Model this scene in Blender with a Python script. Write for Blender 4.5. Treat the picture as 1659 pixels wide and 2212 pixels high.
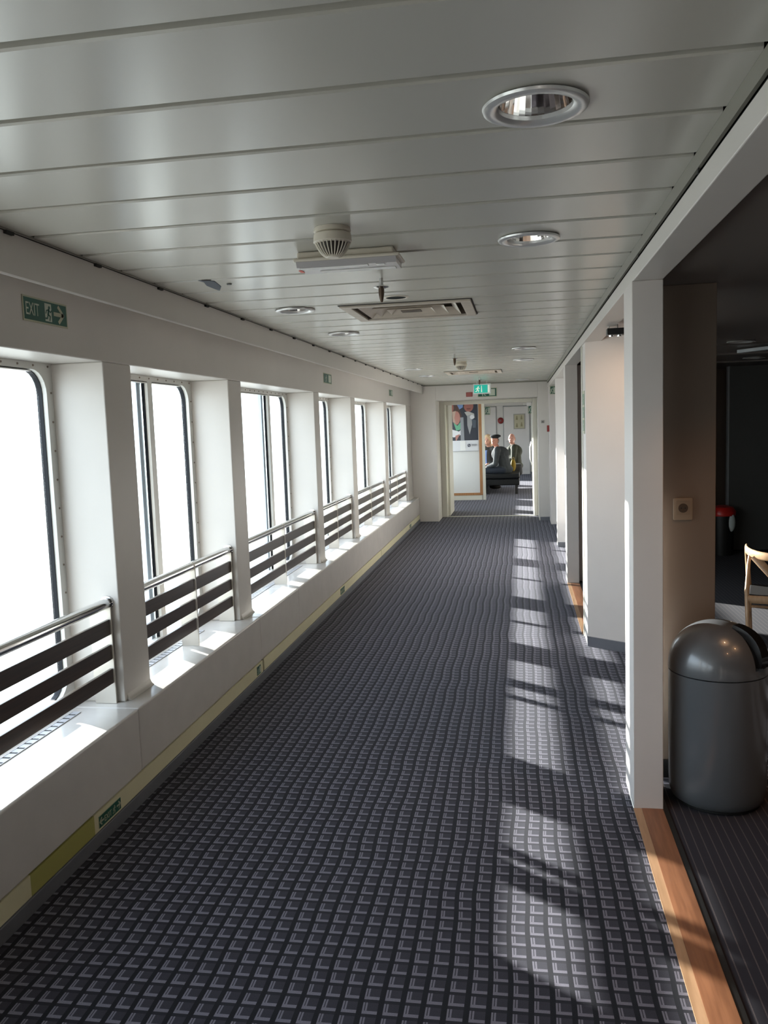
import bpy, bmesh, math, random
from mathutils import Vector, Matrix
PI = math.pi
for o in list(bpy.data.objects):
    bpy.data.objects.remove(o)
S = bpy.context.scene
COL = S.collection

# ------------------------------------------------------------ camera
FPX, CX, CY, HCAM = 1800.0, 829.5, 1106.0, 1.6
VPX, VPY, ROLL = 1123.0, 911.0, math.radians(1.0)
yv = Vector((VPX-CX, -(VPY-CY), -FPX)).normalized()
up0 = Vector((-math.sin(ROLL), math.cos(ROLL), 0))
xv = yv.cross(up0).normalized()
zv = xv.cross(yv)
Rm = Matrix((xv, yv, zv)).to_4x4()
cam_d = bpy.data.cameras.new('camera')
cam = bpy.data.objects.new('camera', cam_d)
COL.objects.link(cam)
cam.matrix_world = Matrix.Translation((0, 0, HCAM)) @ Rm
cam_d.sensor_fit = 'HORIZONTAL'
cam_d.sensor_width = 36
cam_d.lens = 36*FPX/1659.0
cam_d.clip_start = 0.05
cam_d.clip_end = 500
S.camera = cam

# ------------------------------------------------------------ view, sky, sun
S.view_settings.view_transform = 'Standard'
S.view_settings.look = 'None'
S.view_settings.exposure = 0.0
S.view_settings.gamma = 1.0
S.view_settings.use_curve_mapping = False
w = bpy.data.worlds.new('sky'); S.world = w; w.use_nodes = True
nt = w.node_tree; nt.nodes.clear()
out = nt.nodes.new('ShaderNodeOutputWorld'); bg = nt.nodes.new('ShaderNodeBackground')
tc = nt.nodes.new('ShaderNodeTexCoord'); sp = nt.nodes.new('ShaderNodeSeparateXYZ')
rp = nt.nodes.new('ShaderNodeValToRGB'); mr = nt.nodes.new('ShaderNodeMapRange')
nt.links.new(tc.outputs['Generated'], sp.inputs[0])
nt.links.new(sp.outputs['Z'], mr.inputs['Value'])
mr.inputs['From Min'].default_value = -1; mr.inputs['From Max'].default_value = 1
nt.links.new(mr.outputs[0], rp.inputs[0])
cr = rp.color_ramp
cr.elements[0].position = 0.0; cr.elements[0].color = (.24, .26, .27, 1)     # sea, seen steeply
cr.elements[1].position = 1.0; cr.elements[1].color = (.50, .58, .72, 1)     # zenith
e = cr.elements.new(0.44); e.color = (.50, .51, .50, 1)
e = cr.elements.new(0.5); e.color = (.88, .945, 1.0, 1)                       # bright hazy horizon
e = cr.elements.new(0.62); e.color = (.78, .88, 1.0, 1)
nt.links.new(rp.outputs[0], bg.inputs[0])
bg.inputs['Strength'].default_value = 6.4
nt.links.new(bg.outputs[0], out.inputs[0])
sd = bpy.data.lights.new('sun', 'SUN'); sd.energy = 31.0; sd.angle = math.radians(0.8); sd.color = (1, .95, .90)
sun = bpy.data.objects.new('sun', sd); COL.objects.link(sun)
sun.rotation_euler = Vector((1, -.75, -.26)).to_track_quat('-Z', 'Y').to_euler()
sun.location = (-8, 10, 5)

# ------------------------------------------------------------ material helpers
MATS = {}
def mat(name, col, rough=.5, metal=0, spec=.5, bump=0, bscale=200, emit=None, estr=0, var=0, vscale=3, coat=0):
    if name in MATS: return MATS[name]
    m = bpy.data.materials.new(name); m.use_nodes = True
    n = m.node_tree; b = n.nodes['Principled BSDF']
    b.inputs['Base Color'].default_value = (*col, 1)
    b.inputs['Roughness'].default_value = rough
    b.inputs['Metallic'].default_value = metal
    b.inputs['Specular IOR Level'].default_value = spec
    b.inputs['Coat Weight'].default_value = coat
    g = n.nodes.new('ShaderNodeNewGeometry')
    if bump:
        t = n.nodes.new('ShaderNodeTexNoise'); t.inputs['Scale'].default_value = bscale; t.inputs['Detail'].default_value = 3
        n.links.new(g.outputs['Position'], t.inputs['Vector'])
        bp = n.nodes.new('ShaderNodeBump'); bp.inputs['Strength'].default_value = bump; bp.inputs['Distance'].default_value = .002
        n.links.new(t.outputs[0], bp.inputs['Height']); n.links.new(bp.outputs[0], b.inputs['Normal'])
    if var:
        t = n.nodes.new('ShaderNodeTexNoise'); t.inputs['Scale'].default_value = vscale; t.inputs['Detail'].default_value = 4
        n.links.new(g.outputs['Position'], t.inputs['Vector'])
        r = n.nodes.new('ShaderNodeMapRange')
        r.inputs['From Min'].default_value = .3; r.inputs['From Max'].default_value = .7
        r.inputs['To Min'].default_value = 1-var; r.inputs['To Max'].default_value = 1+var*.5
        n.links.new(t.outputs[0], r.inputs['Value'])
        mx = n.nodes.new('ShaderNodeVectorMath'); mx.operation = 'SCALE'
        mx.inputs[0].default_value = col
        n.links.new(r.outputs[0], mx.inputs['Scale']); n.links.new(mx.outputs[0], b.inputs['Base Color'])
    if emit:
        b.inputs['Emission Color'].default_value = (*emit, 1); b.inputs['Emission Strength'].default_value = estr
    MATS[name] = m
    return m

WHITE = mat('white_painted_wall', (.615, .58, .54), .38, bump=.05, bscale=120, var=.03)
PANEL = mat('white_partition', (.66, .615, .585), .5, var=.03)
SILL = mat('white_gloss_sill', (.635, .60, .565), .22, var=.04, vscale=8)
WFRAME = mat('cream_window_frame', (.68, .67, .63), .35, var=.05, vscale=12)
CEIL = mat('ceiling_pan', (.47, .455, .405), .25, metal=.0, spec=.8, bump=.03, bscale=6)
RUBBER = mat('black_rubber', (.012, .014, .018), .5, spec=.2)
CHROME = mat('chrome', (.72, .72, .72), .12, metal=1)
STEEL = mat('brushed_steel', (.62, .62, .62), .3, metal=1)
BLACK = mat('black', (.01, .01, .01), .45)
GAP = mat('dark_gap', (.02, .02, .018), .8)
CREAM = mat('cream_steel', (.62, .60, .52), .4)
GREY = mat('grey_skirting', (.13, .135, .155), .5, var=.1, vscale=5)
TRIM = mat('ceiling_edge_trim', (.22, .21, .175), .45)
DARKWALL = mat('dark_brown_wall', (.085, .06, .045), .5, var=.05)
TAUPE = mat('taupe_wall', (.20, .155, .12), .45, var=.03)
GREYPART = mat('dark_grey_partition', (.075, .078, .075), .45, var=.04)
DARKCEIL = mat('dark_ceiling', (.13, .115, .105), .35)
GREEN = mat('sign_green', (.004, .085, .055), .4)
GREENW = mat('sign_white', (.50, .55, .45), .4)
LUMWHITE = mat('sign_cream', (.45, .45, .32), .5)
RED = mat('sign_red', (.22, .015, .012), .45)

def N(n, op, a, b=None, c=None):
    x = n.nodes.new('ShaderNodeMath'); x.operation = op
    for i, v in enumerate((a, b, c)):
        if v is None: continue
        if isinstance(v, (int, float)): x.inputs[i].default_value = v
        else: n.links.new(v, x.inputs[i])
    return x.outputs[0]

def carpet_mat():
    m = bpy.data.materials.new('woven_l_pattern_carpet'); m.use_nodes = True
    n = m.node_tree; b = n.nodes['Principled BSDF']
    g = n.nodes.new('ShaderNodeNewGeometry'); s = n.nodes.new('ShaderNodeSeparateXYZ')
    n.links.new(g.outputs['Position'], s.inputs[0])
    # slight waviness of the weave
    nz = n.nodes.new('ShaderNodeTexNoise'); nz.inputs['Scale'].default_value = 2.5; nz.inputs['Detail'].default_value = 1
    n.links.new(g.outputs['Position'], nz.inputs['Vector'])
    wob = N(n, 'MULTIPLY', N(n, 'SUBTRACT', nz.outputs[0], .5), .030)
    P = .0580
    u = N(n, 'FRACT', N(n, 'DIVIDE', N(n, 'ADD', N(n, 'ADD', s.outputs['X'], 5.8+.459-.0006), wob), P))
    v = N(n, 'FRACT', N(n, 'DIVIDE', N(n, 'ADD', s.outputs['Y'], 5.8-2.145+.058*40), P))
    def inr(x, a, c):
        return N(n, 'MULTIPLY', N(n, 'GREATER_THAN', x, a), N(n, 'LESS_THAN', x, c))
    s1 = inr(u, .03, .115); s2 = inr(u, .165, .25)
    vert = N(n, 'MULTIPLY', N(n, 'ADD', s1, s2), inr(v, .02, .80))
    bar = N(n, 'MULTIPLY', inr(u, .03, .76), inr(v, .02, .23))
    L = N(n, 'MINIMUM', N(n, 'ADD', vert, bar), 1)
    fill = N(n, 'MULTIPLY', inr(u, .03, .76), inr(v, .02, .80))
    rowf = inr(u, .03, .76)
    mx = n.nodes.new('ShaderNodeMix'); mx.data_type = 'RGBA'
    mx.inputs['A'].default_value = (.0065, .0065, .0085, 1); mx.inputs['B'].default_value = (.033, .032, .042, 1)
    n.links.new(N(n, 'MINIMUM', N(n, 'ADD', fill, N(n, 'MULTIPLY', rowf, .35)), 1), mx.inputs['Factor'])
    mx2 = n.nodes.new('ShaderNodeMix'); mx2.data_type = 'RGBA'
    mx2.inputs['B'].default_value = (.165, .157, .190, 1)
    n.links.new(mx.outputs['Result'], mx2.inputs['A']); n.links.new(L, mx2.inputs['Factor'])
    # fibre noise
    fz = n.nodes.new('ShaderNodeTexNoise'); fz.inputs['Scale'].default_value = 420; fz.inputs['Detail'].default_value = 2
    n.links.new(g.outputs['Position'], fz.inputs['Vector'])
    fr = n.nodes.new('ShaderNodeMapRange'); fr.inputs['From Min'].default_value = .25; fr.inputs['From Max'].default_value = .75
    fr.inputs['To Min'].default_value = .72; fr.inputs['To Max'].default_value = 1.25
    n.links.new(fz.outputs[0], fr.inputs['Value'])
    sc = n.nodes.new('ShaderNodeVectorMath'); sc.operation = 'SCALE'
    n.links.new(mx2.outputs['Result'], sc.inputs[0]); n.links.new(fr.outputs[0], sc.inputs['Scale'])
    n.links.new(sc.outputs[0], b.inputs['Base Color'])
    b.inputs['Roughness'].default_value = .9; b.inputs['Specular IOR Level'].default_value = .12
    b.inputs['Sheen Weight'].default_value = .11; b.inputs['Sheen Tint'].default_value = (.88, .88, 1, 1); b.inputs['Sheen Roughness'].default_value = .5
    bp = n.nodes.new('ShaderNodeBump'); bp.inputs['Strength'].default_value = .5; bp.inputs['Distance'].default_value = .002
    n.links.new(N(n, 'ADD', L, N(n, 'MULTIPLY', fz.outputs[0], .7)), bp.inputs['Height']); n.links.new(bp.outputs[0], b.inputs['Normal'])
    return m
CARPET = carpet_mat()

def lounge_mat():
    m = bpy.data.materials.new('pinstripe_carpet'); m.use_nodes = True
    n = m.node_tree; b = n.nodes['Principled BSDF']
    g = n.nodes.new('ShaderNodeNewGeometry'); s = n.nodes.new('ShaderNodeSeparateXYZ')
    n.links.new(g.outputs['Position'], s.inputs[0])
    u = N(n, 'FRACT', N(n, 'DIVIDE', N(n, 'ADD', s.outputs['X'], 5), .0325))
    st = N(n, 'LESS_THAN', u, .13)
    fz = n.nodes.new('ShaderNodeTexNoise'); fz.inputs['Scale'].default_value = 350
    n.links.new(g.outputs['Position'], fz.inputs['Vector'])
    st = N(n, 'MULTIPLY', st, fz.outputs[0])
    mx = n.nodes.new('ShaderNodeMix'); mx.data_type = 'RGBA'
    mx.inputs['A'].default_value = (.026, .024, .031, 1); mx.inputs['B'].default_value = (.13, .105, .105, 1)
    n.links.new(st, mx.inputs['Factor']); n.links.new(mx.outputs['Result'], b.inputs['Base Color'])
    b.inputs['Roughness'].default_value = .9; b.inputs['Specular IOR Level'].default_value = .1
    b.inputs['Sheen Weight'].default_value = .04
    return m
LCARPET = lounge_mat()

def wood(name, c1, c2, rough=.35, scale=(40, 2, 40), axis_noise=6):
    m = bpy.data.materials.new(name); m.use_nodes = True
    n = m.node_tree; b = n.nodes['Principled BSDF']
    g = n.nodes.new('ShaderNodeTexCoord')
    mp = n.nodes.new('ShaderNodeMapping'); mp.inputs['Scale'].default_value = scale
    n.links.new(g.outputs['Object'], mp.inputs[0])
    t = n.nodes.new('ShaderNodeTexNoise'); t.inputs['Scale'].default_value = axis_noise; t.inputs['Detail'].default_value = 5
    n.links.new(mp.outputs[0], t.inputs['Vector'])
    r = n.nodes.new('ShaderNodeValToRGB'); r.color_ramp.elements[0].position = .35; r.color_ramp.elements[1].position = .65
    r.color_ramp.elements[0].color = (*c1, 1); r.color_ramp.elements[1].color = (*c2, 1)
    n.links.new(t.outputs[0], r.inputs[0]); n.links.new(r.outputs[0], b.inputs['Base Color'])
    b.inputs['Roughness'].default_value = rough
    return m
OAK = wood('oak_threshold', (.185, .075, .035), (.27, .115, .055), .38, (12, 1, 12), 5)
OAKL = wood('pale_oak_edge', (.33, .19, .10), (.42, .25, .14), .38, (12, 1, 12), 5)
SLAT = wood('dark_stained_slat', (.022, .012, .008), (.045, .024, .016), .3, (30, 1, 30), 4)
ASH = wood('pale_ash', (.36, .22, .12), (.44, .29, .17), .35, (8, 8, 2), 5)
PINE = wood('orange_brown_wood_trim', (.33, .15, .055), (.42, .20, .08), .4, (10, 10, 1), 5)

def glass_mat():
    m = bpy.data.materials.new('window_glass'); m.use_nodes = True
    n = m.node_tree; n.nodes.clear()
    o = n.nodes.new('ShaderNodeOutputMaterial'); mx = n.nodes.new('ShaderNodeMixShader')
    t = n.nodes.new('ShaderNodeBsdfTransparent'); t.inputs[0].default_value = (.93, .96, .96, 1)
    gl = n.nodes.new('ShaderNodeBsdfGlossy'); gl.inputs['Roughness'].default_value = .02
    f = n.nodes.new('ShaderNodeLayerWeight'); f.inputs[0].default_value = .5
    fr = N(n, 'ADD', N(n, 'MULTIPLY', N(n, 'POWER', f.outputs['Facing'], 5.0), .75), .03)
    n.links.new(fr, mx.inputs[0]); n.links.new(t.outputs[0], mx.inputs[1]); n.links.new(gl.outputs[0], mx.inputs[2])
    n.links.new(mx.outputs[0], o.inputs[0])
    return m
GLASS = glass_mat()

# ------------------------------------------------------------ geometry helpers
def root_of(o):
    while o.parent: o = o.parent
    return o
def obj(name, bm, m, parent=None, smooth=False, bevel=0, seg=2):
    bmesh.ops.recalc_face_normals(bm, faces=bm.faces)
    if parent is None:
        vs = [v.co for v in bm.verts]
        lo = Vector((min(v.x for v in vs), min(v.y for v in vs), min(v.z for v in vs)))
        hi = Vector((max(v.x for v in vs), max(v.y for v in vs), max(v.z for v in vs)))
        org = Vector(((lo.x+hi.x)/2, (lo.y+hi.y)/2, lo.z))
    else:
        org = root_of(parent).location.copy()
    bmesh.ops.translate(bm, verts=bm.verts, vec=-org)
    if smooth:
        for f in bm.faces: f.smooth = True
    me = bpy.data.meshes.new(name); bm.to_mesh(me); bm.free()
    me.materials.append(m)
    o = bpy.data.objects.new(name, me); COL.objects.link(o)
    if parent is None: o.location = org
    else: o.parent = parent
    if bevel:
        b = o.modifiers.new('bevel', 'BEVEL'); b.width = bevel; b.segments = seg; b.limit_method = 'ANGLE'
    if smooth:
        try:
            me.set_sharp_from_angle(angle=math.radians(40))
        except Exception: pass
    return o
def tag(o, label=None, cat=None, group=None, kind=None):
    if label: o['label'] = label
    if cat: o['category'] = cat
    if group: o['group'] = group
    if kind: o['kind'] = kind
    return o
def thing(name, label, cat, loc=(0, 0, 0), group=None, kind=None):
    o = bpy.data.objects.new(name, None); COL.objects.link(o); o.location = loc
    o.empty_display_size = .1
    return tag(o, label, cat, group, kind)
def struct(o, label, cat='wall'):
    return tag(o, label, cat, None, 'structure')
def dup(root, loc, label=None, group=None, rotz=None):
    def cp(o, p):
        c = o.copy(); COL.objects.link(c); c.parent = p
        for ch in list(o.children): cp(ch, c)
        return c
    r = cp(root, None); r.location = loc
    if rotz is not None: r.rotation_euler = (0, 0, rotz)
    if label: r['label'] = label
    if group: r['group'] = group
    return r
def NB(): return bmesh.new()
def box(bm, x0, x1, y0, y1, z0, z1):
    vs = [bm.verts.new((x, y, z)) for z in (z0, z1) for y in (y0, y1) for x in (x0, x1)]
    for f in ((0, 2, 3, 1), (4, 5, 7, 6), (0, 1, 5, 4), (2, 6, 7, 3), (0, 4, 6, 2), (1, 3, 7, 5)):
        bm.faces.new([vs[i] for i in f])
    return bm
def B(*a): return box(NB(), *a)
def prism(bm, pts, z0, z1, M=None):
    """polygon pts (a,b) extruded c from z0 to z1; M maps (a,b,c) to the world"""
    M = M or Matrix()
    lo = [bm.verts.new(M @ Vector((p[0], p[1], z0))) for p in pts]
    hi = [bm.verts.new(M @ Vector((p[0], p[1], z1))) for p in pts]
    bm.faces.new(lo[::-1]); bm.faces.new(hi)
    k = len(pts)
    for i in range(k):
        bm.faces.new((lo[i], lo[(i+1) % k], hi[(i+1) % k], hi[i]))
    return bm
def lathe(bm, prof, c, seg=32, cap=True, M=None):
    M = M or Matrix()
    rings = []
    for r, z in prof:
        rings.append([bm.verts.new(M @ Vector((c[0]+r*math.cos(2*PI*i/seg), c[1]+r*math.sin(2*PI*i/seg), c[2]+z))) for i in range(seg)])
    for a, b in zip(rings, rings[1:]):
        for i in range(seg):
            bm.faces.new((a[i], a[(i+1) % seg], b[(i+1) % seg], b[i]))
    if cap:
        for r in (rings[0], rings[-1]):
            try: bm.faces.new(r)
            except Exception: pass
    return bm
def tube(bm, pts, rad, seg=12, cap=True, flat=1.0, upv=None):
    pts = [Vector(p) for p in pts]
    rs = rad if isinstance(rad, (list, tuple)) else [rad]*len(pts)
    rings = []; prev = None
    for i, p in enumerate(pts):
        d = (pts[min(i+1, len(pts)-1)]-pts[max(i-1, 0)]).normalized()
        if prev is None:
            a = Vector(upv) if upv else (Vector((0, 0, 1)) if abs(d.z) < .9 else Vector((1, 0, 0)))
        else: a = prev
        a = (a-d*a.dot(d)).normalized(); prev = a
        b = d.cross(a)
        rings.append([bm.verts.new(p+a*rs[i]*math.cos(2*PI*k/seg)+b*rs[i]*flat*math.sin(2*PI*k/seg)) for k in range(seg)])
    for a, b in zip(rings, rings[1:]):
        for i in range(seg):
            bm.faces.new((a[i], a[(i+1) % seg], b[(i+1) % seg], b[i]))
    if cap:
        bm.faces.new(rings[0][::-1]); bm.faces.new(rings[-1])
    return bm
def ball(bm, c, r, rx=1, ry=1, rz=1, u=16, v=10, M=None):
    g = bmesh.ops.create_uvsphere(bm, u_segments=u, v_segments=v, radius=r)
    T = Matrix.Translation(c) @ (M or Matrix()) @ Matrix.Diagonal((rx, ry, rz, 1))
    bmesh.ops.transform(bm, matrix=T, verts=g['verts'])
    return bm
def cap(bm, a, b, ra, rb, seg=12):
    """tapered capsule"""
    tube(bm, [a, b], [ra, rb], seg)
    ball(bm, a, ra, u=seg, v=8); ball(bm, b, rb, u=seg, v=8)
    return bm
def rrect(x0, x1, y0, y1, r, n=6):
    P = []
    for cx, cy, a0 in ((x1-r, y1-r, 0), (x0+r, y1-r, 90), (x0+r, y0+r, 180), (x1-r, y0+r, 270)):
        for i in range(n+1):
            a = math.radians(a0+90*i/n); P.append((cx+r*math.cos(a), cy+r*math.sin(a)))
    return P
def ring_plate(bm, outer, inner, z0, z1, M):
    """plate between two loops of equal count"""
    k = len(outer)
    V = [[bm.verts.new(M @ Vector((p[0], p[1], z))) for p in loop] for z in (z0, z1) for loop in (outer, inner)]
    o0, i0, o1, i1 = V
    for i in range(k):
        j = (i+1) % k
        bm.faces.new((o0[i], o0[j], i0[j], i0[i])); bm.faces.new((o1[i], i1[i], i1[j], o1[j]))
        bm.faces.new((o0[i], o1[i], o1[j], o0[j])); bm.faces.new((i0[i], i0[j], i1[j], i1[i]))
    return bm
def text_bm(txt, M, size, depth=.0006, squeeze=1.0, align='LEFT'):
    c = bpy.data.curves.new('t', 'FONT'); c.body = txt; c.size = size; c.extrude = depth; c.align_x = align
    o = bpy.data.objects.new('t', c); COL.objects.link(o)
    dg = bpy.context.evaluated_depsgraph_get()
    me = bpy.data.meshes.new_from_object(o.evaluated_get(dg))
    bm = NB(); bm.from_mesh(me)
    bmesh.ops.transform(bm, matrix=M @ Matrix.Diagonal((squeeze, 1, 1, 1)), verts=bm.verts)
    bpy.data.objects.remove(o); bpy.data.curves.remove(c); bpy.data.meshes.remove(me)
    return bm
def frame(origin, right, up):
    r = Vector(right).normalized(); u = Vector(up).normalized(); n = r.cross(u)
    M = Matrix((r, u, n)).transposed().to_4x4(); M.translation = Vector(origin)
    return M
def stroke(bm, pts, wd, z0, z1, M):
    for a, b in zip(pts, pts[1:]):
        a = Vector(a); b = Vector(b); d = (b-a).normalized(); p = Vector((-d.y, d.x))*wd/2; a = a-d*wd*.3; b = b+d*wd*.3
        prism(bm, [a-p, b-p, b+p, a+p], z0, z1, M)
    return bm
def circ(cx, cy, rx, ry=None, n=16, a0=0):
    ry = ry or rx
    return [(cx+rx*math.cos(2*PI*i/n+a0), cy+ry*math.sin(2*PI*i/n+a0)) for i in range(n)]

# ============================================================ SETTING
CZ = 2.24            # ceiling
XW, XS, XG = -1.76, -1.66, -2.0    # pillar face, sill edge, window plane
BAYS = [(-2.35, -.45), (-.20, 1.20), (1.45, 3.38), (3.64, 4.94), (5.18, 7.10), (7.29, 8.71), (8.93, 10.88), (11.12, 13.05)]
FAR = [(14.75, 16.30), (16.70, 18.35), (18.75, 20.40), (20.80, 22.45), (22.85, 24.50)]
ZS, ZT = .415, 1.918

# floors
bm = NB(); box(bm, -1.70, .435, -3.2, 14.35, -.05, 0)
box(bm, .435, 1.15, 3.655, 6.27, -.05, 0); box(bm, .435, .56, 8.53, 14.35, -.05, 0)
struct(obj('floor', bm, CARPET), 'dark grey corridor carpet with repeated pale L pattern', 'floor')
bm = NB(); box(bm, -2.1, 1.6, 14.41, 25.9, -.05, 0)
struct(obj('floor', bm, CARPET), 'dark striped carpet of the sitting area beyond the doorway', 'floor')
bm = NB(); box(bm, .55, 7, -3.2, 3.655, -.05, 0); box(bm, 1.15, 7, 3.655, 6.27, -.05, 0); box(bm, .55, 7, 6.27, 10.9, -.05, 0)
struct(obj('floor', bm, LCARPET), 'charcoal pinstriped carpet of the dark lounge at right', 'floor')
struct(obj('trim_1', B(-1.35, .56, 14.35, 14.41, -.05, .006), CREAM), 'pale metal threshold strip across the far doorway', 'threshold')

# ceiling
holes_dl = [(.042, 1.80), (.042, 3.05), (.048, 7.47), (.048, 8.84), (.05, 13.0), (-1.18, 4.43), (-1.17, 5.64), (-1.19, 9.54), (-1.19, 10.98), (.045, -.1)]
holes_v = [(-.585, 4.70), (-.56, 10.60)]
bm = NB(); prof = [(-3.3, CZ)]
k0 = -15
seams = [1.323+.302*k for k in range(k0, 41)]
for y in seams:
    if y < -3.2 or y > 13.5: continue
    prof += [(y-.0165, CZ), (y-.0145, CZ+.005), (y-.014, CZ+.024), (y+.014, CZ+.024), (y+.0145, CZ+.005), (y+.0165, CZ)]
prof += [(13.62, CZ), (13.62, CZ+.05), (-3.3, CZ+.05)]
M = Matrix(((0, 0, 1, 0), (1, 0, 0, 0), (0, 1, 0, 0), (0, 0, 0, 1)))
prism(bm, prof, -1.532, .437, M)
ceiling = obj('ceiling', bm, CEIL)
bm = NB()
for x, y in holes_dl: lathe(bm, [(.084, -.1), (.084, .2)], (x, y, CZ), 32)
lathe(bm, [(.045, -.1), (.045, .2)], (-.60, 4.21, CZ), 24)
for x, y in holes_v: box(bm, x-.30, x+.30, y-.27, y+.27, CZ-.1, CZ+.2)
cut = obj('cutter', bm, GAP)
md = ceiling.modifiers.new('b', 'BOOLEAN'); md.object = cut; md.solver = 'EXACT'
dg = bpy.context.evaluated_depsgraph_get(); dg.update()
me = bpy.data.meshes.new_from_object(ceiling.evaluated_get(dg))
ceiling.modifiers.clear(); ceiling.data = me
bpy.data.objects.remove(cut)
struct(ceiling, 'glossy pale grey metal ceiling of wide crosswise pans', 'ceiling')
struct(obj('ceiling', B(-2.2, 7.1, -3.4, 26.0, 2.52, 2.58), GAP), 'unseen dark roof slab added above the ceilings to keep sky light out', 'ceiling')  # roof slab added to stop sky light leaking in above the ceilings
struct(obj('ceiling', B(-2.05, 1.6, 14.30, 25.9, CZ, CZ+.05), mat('plain_ceiling', (.5, .5, .48), .4)), 'plain pale ceiling of the sitting area beyond the doorway', 'ceiling')
bm = NB(); box(bm, .552, 7, -3.2, 10.9, 2.15, 2.20); 
for y in (6.9, 8.0, 9.2): box(bm, .56, 7, y, y+.10, 2.135, 2.15)
struct(obj('ceiling', bm, DARKCEIL), 'dark brownish ceiling of the lounge at right', 'ceiling')

# left wall: pillars, header, lower panel and outer plate
bm = NB()
edges = [-3.2] + [e for b in BAYS for e in b] + [13.62]
for i in range(0, len(edges), 2): box(bm, -2.07, XW, edges[i], edges[i+1], ZS, ZT)
box(bm, -2.07, XW, -3.2, 13.62, ZT, 2.30)
for i in range(0, len(edges), 2):       # flared pillar feet
    y0, y1 = edges[i], edges[i+1]
    M = Matrix(((1, 0, 0, 0), (0, 0, 1, 0), (0, 1, 0, 0), (0, 0, 0, 1)))
    prism(bm, [(XW-.002, ZS), (XW+.022, ZS), (XW+.008, ZS+.010), (XW-.002, ZS+.035)], y0+.02, y1, M)
struct(obj('wall_left', bm, WHITE, bevel=.006), 'white painted window wall with deep pillars at left', 'wall')
bm = NB()
cuts = [-3.2, -.9, 1.5, 3.3, 5.03, 5.97, 7.85, 9.7, 11.6, 13.62]
for a, b in zip(cuts, cuts[1:]): box(bm, -2.07, XS, a+.001, b-.001, .135, ZS)
struct(obj('wall_left', bm, SILL, bevel=.008, seg=3), 'white boxed window ledge running along the left wall', 'window ledge')
struct(obj('wall_left', B(-2.07, -1.668, -3.2, 13.6, 0, .135), GAP), 'recess behind the low yellow strip on the left', 'wall')
struct(obj('baseboard_left', B(-1.668, -1.652, -3.2, 13.6, 0, .056), GREY, bevel=.003), 'grey skirting along the floor under the window ledge', 'skirting')
YEL = mat('luminous_strip', (.68, .63, .42), .45, var=.06); YEL2 = mat('luminous_strip_greenish', (.36, .34, .09), .45)
for i, (a, b, m, lab) in enumerate([(-3.2, 2.44, YEL, 'nearest pale yellow stretch of the strip above the left skirting'), (2.44, 2.87, YEL2, 'short greener yellow stretch of the strip above the left skirting'), (2.87, 5.03, YEL, 'pale yellow strip above the skirting, under the second window'), (5.06, 9.7, YEL, 'pale yellow strip above the skirting, middle stretch'), (9.72, 13.58, YEL, 'pale yellow strip above the skirting, stretch by the end wall')]):
    struct(obj('trim_%d' % (i+2), B(-1.668, -1.658, a, b, .058, .1335), m), lab, 'luminous strip')

# soffit along the ceiling, left
M = Matrix(((1, 0, 0, 0), (0, 0, 1, 0), (0, 1, 0, 0), (0, 0, 0, 1)))
bm = NB(); prism(bm, [(-1.545, 2.235), (-1.545, 2.108), (-1.550, 2.103), (-1.556, 2.104), (-1.80, 2.205), (-1.80, 2.235)], -3.2, 13.6, M)
struct(obj('trim_7', bm, WHITE), 'white boxed soffit between left wall and ceiling', 'soffit')
bm = NB(); box(bm, -1.545, -1.530, -3.2, 13.6, 2.246, 2.30)
for i in range(30): box(bm, -1.546, -1.534, -2+i*.55, -1.96+i*.55, 2.226, 2.245)
struct(obj('trim_8', bm, GAP), 'dark clipped gap where the ceiling meets the left soffit', 'ceiling edge')
struct(obj('trim_9', B(-1.540, -1.5335, -3.2, 13.6, 2.236, 2.243), TRIM), 'thin grey ceiling edge strip at left', 'ceiling edge')

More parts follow.
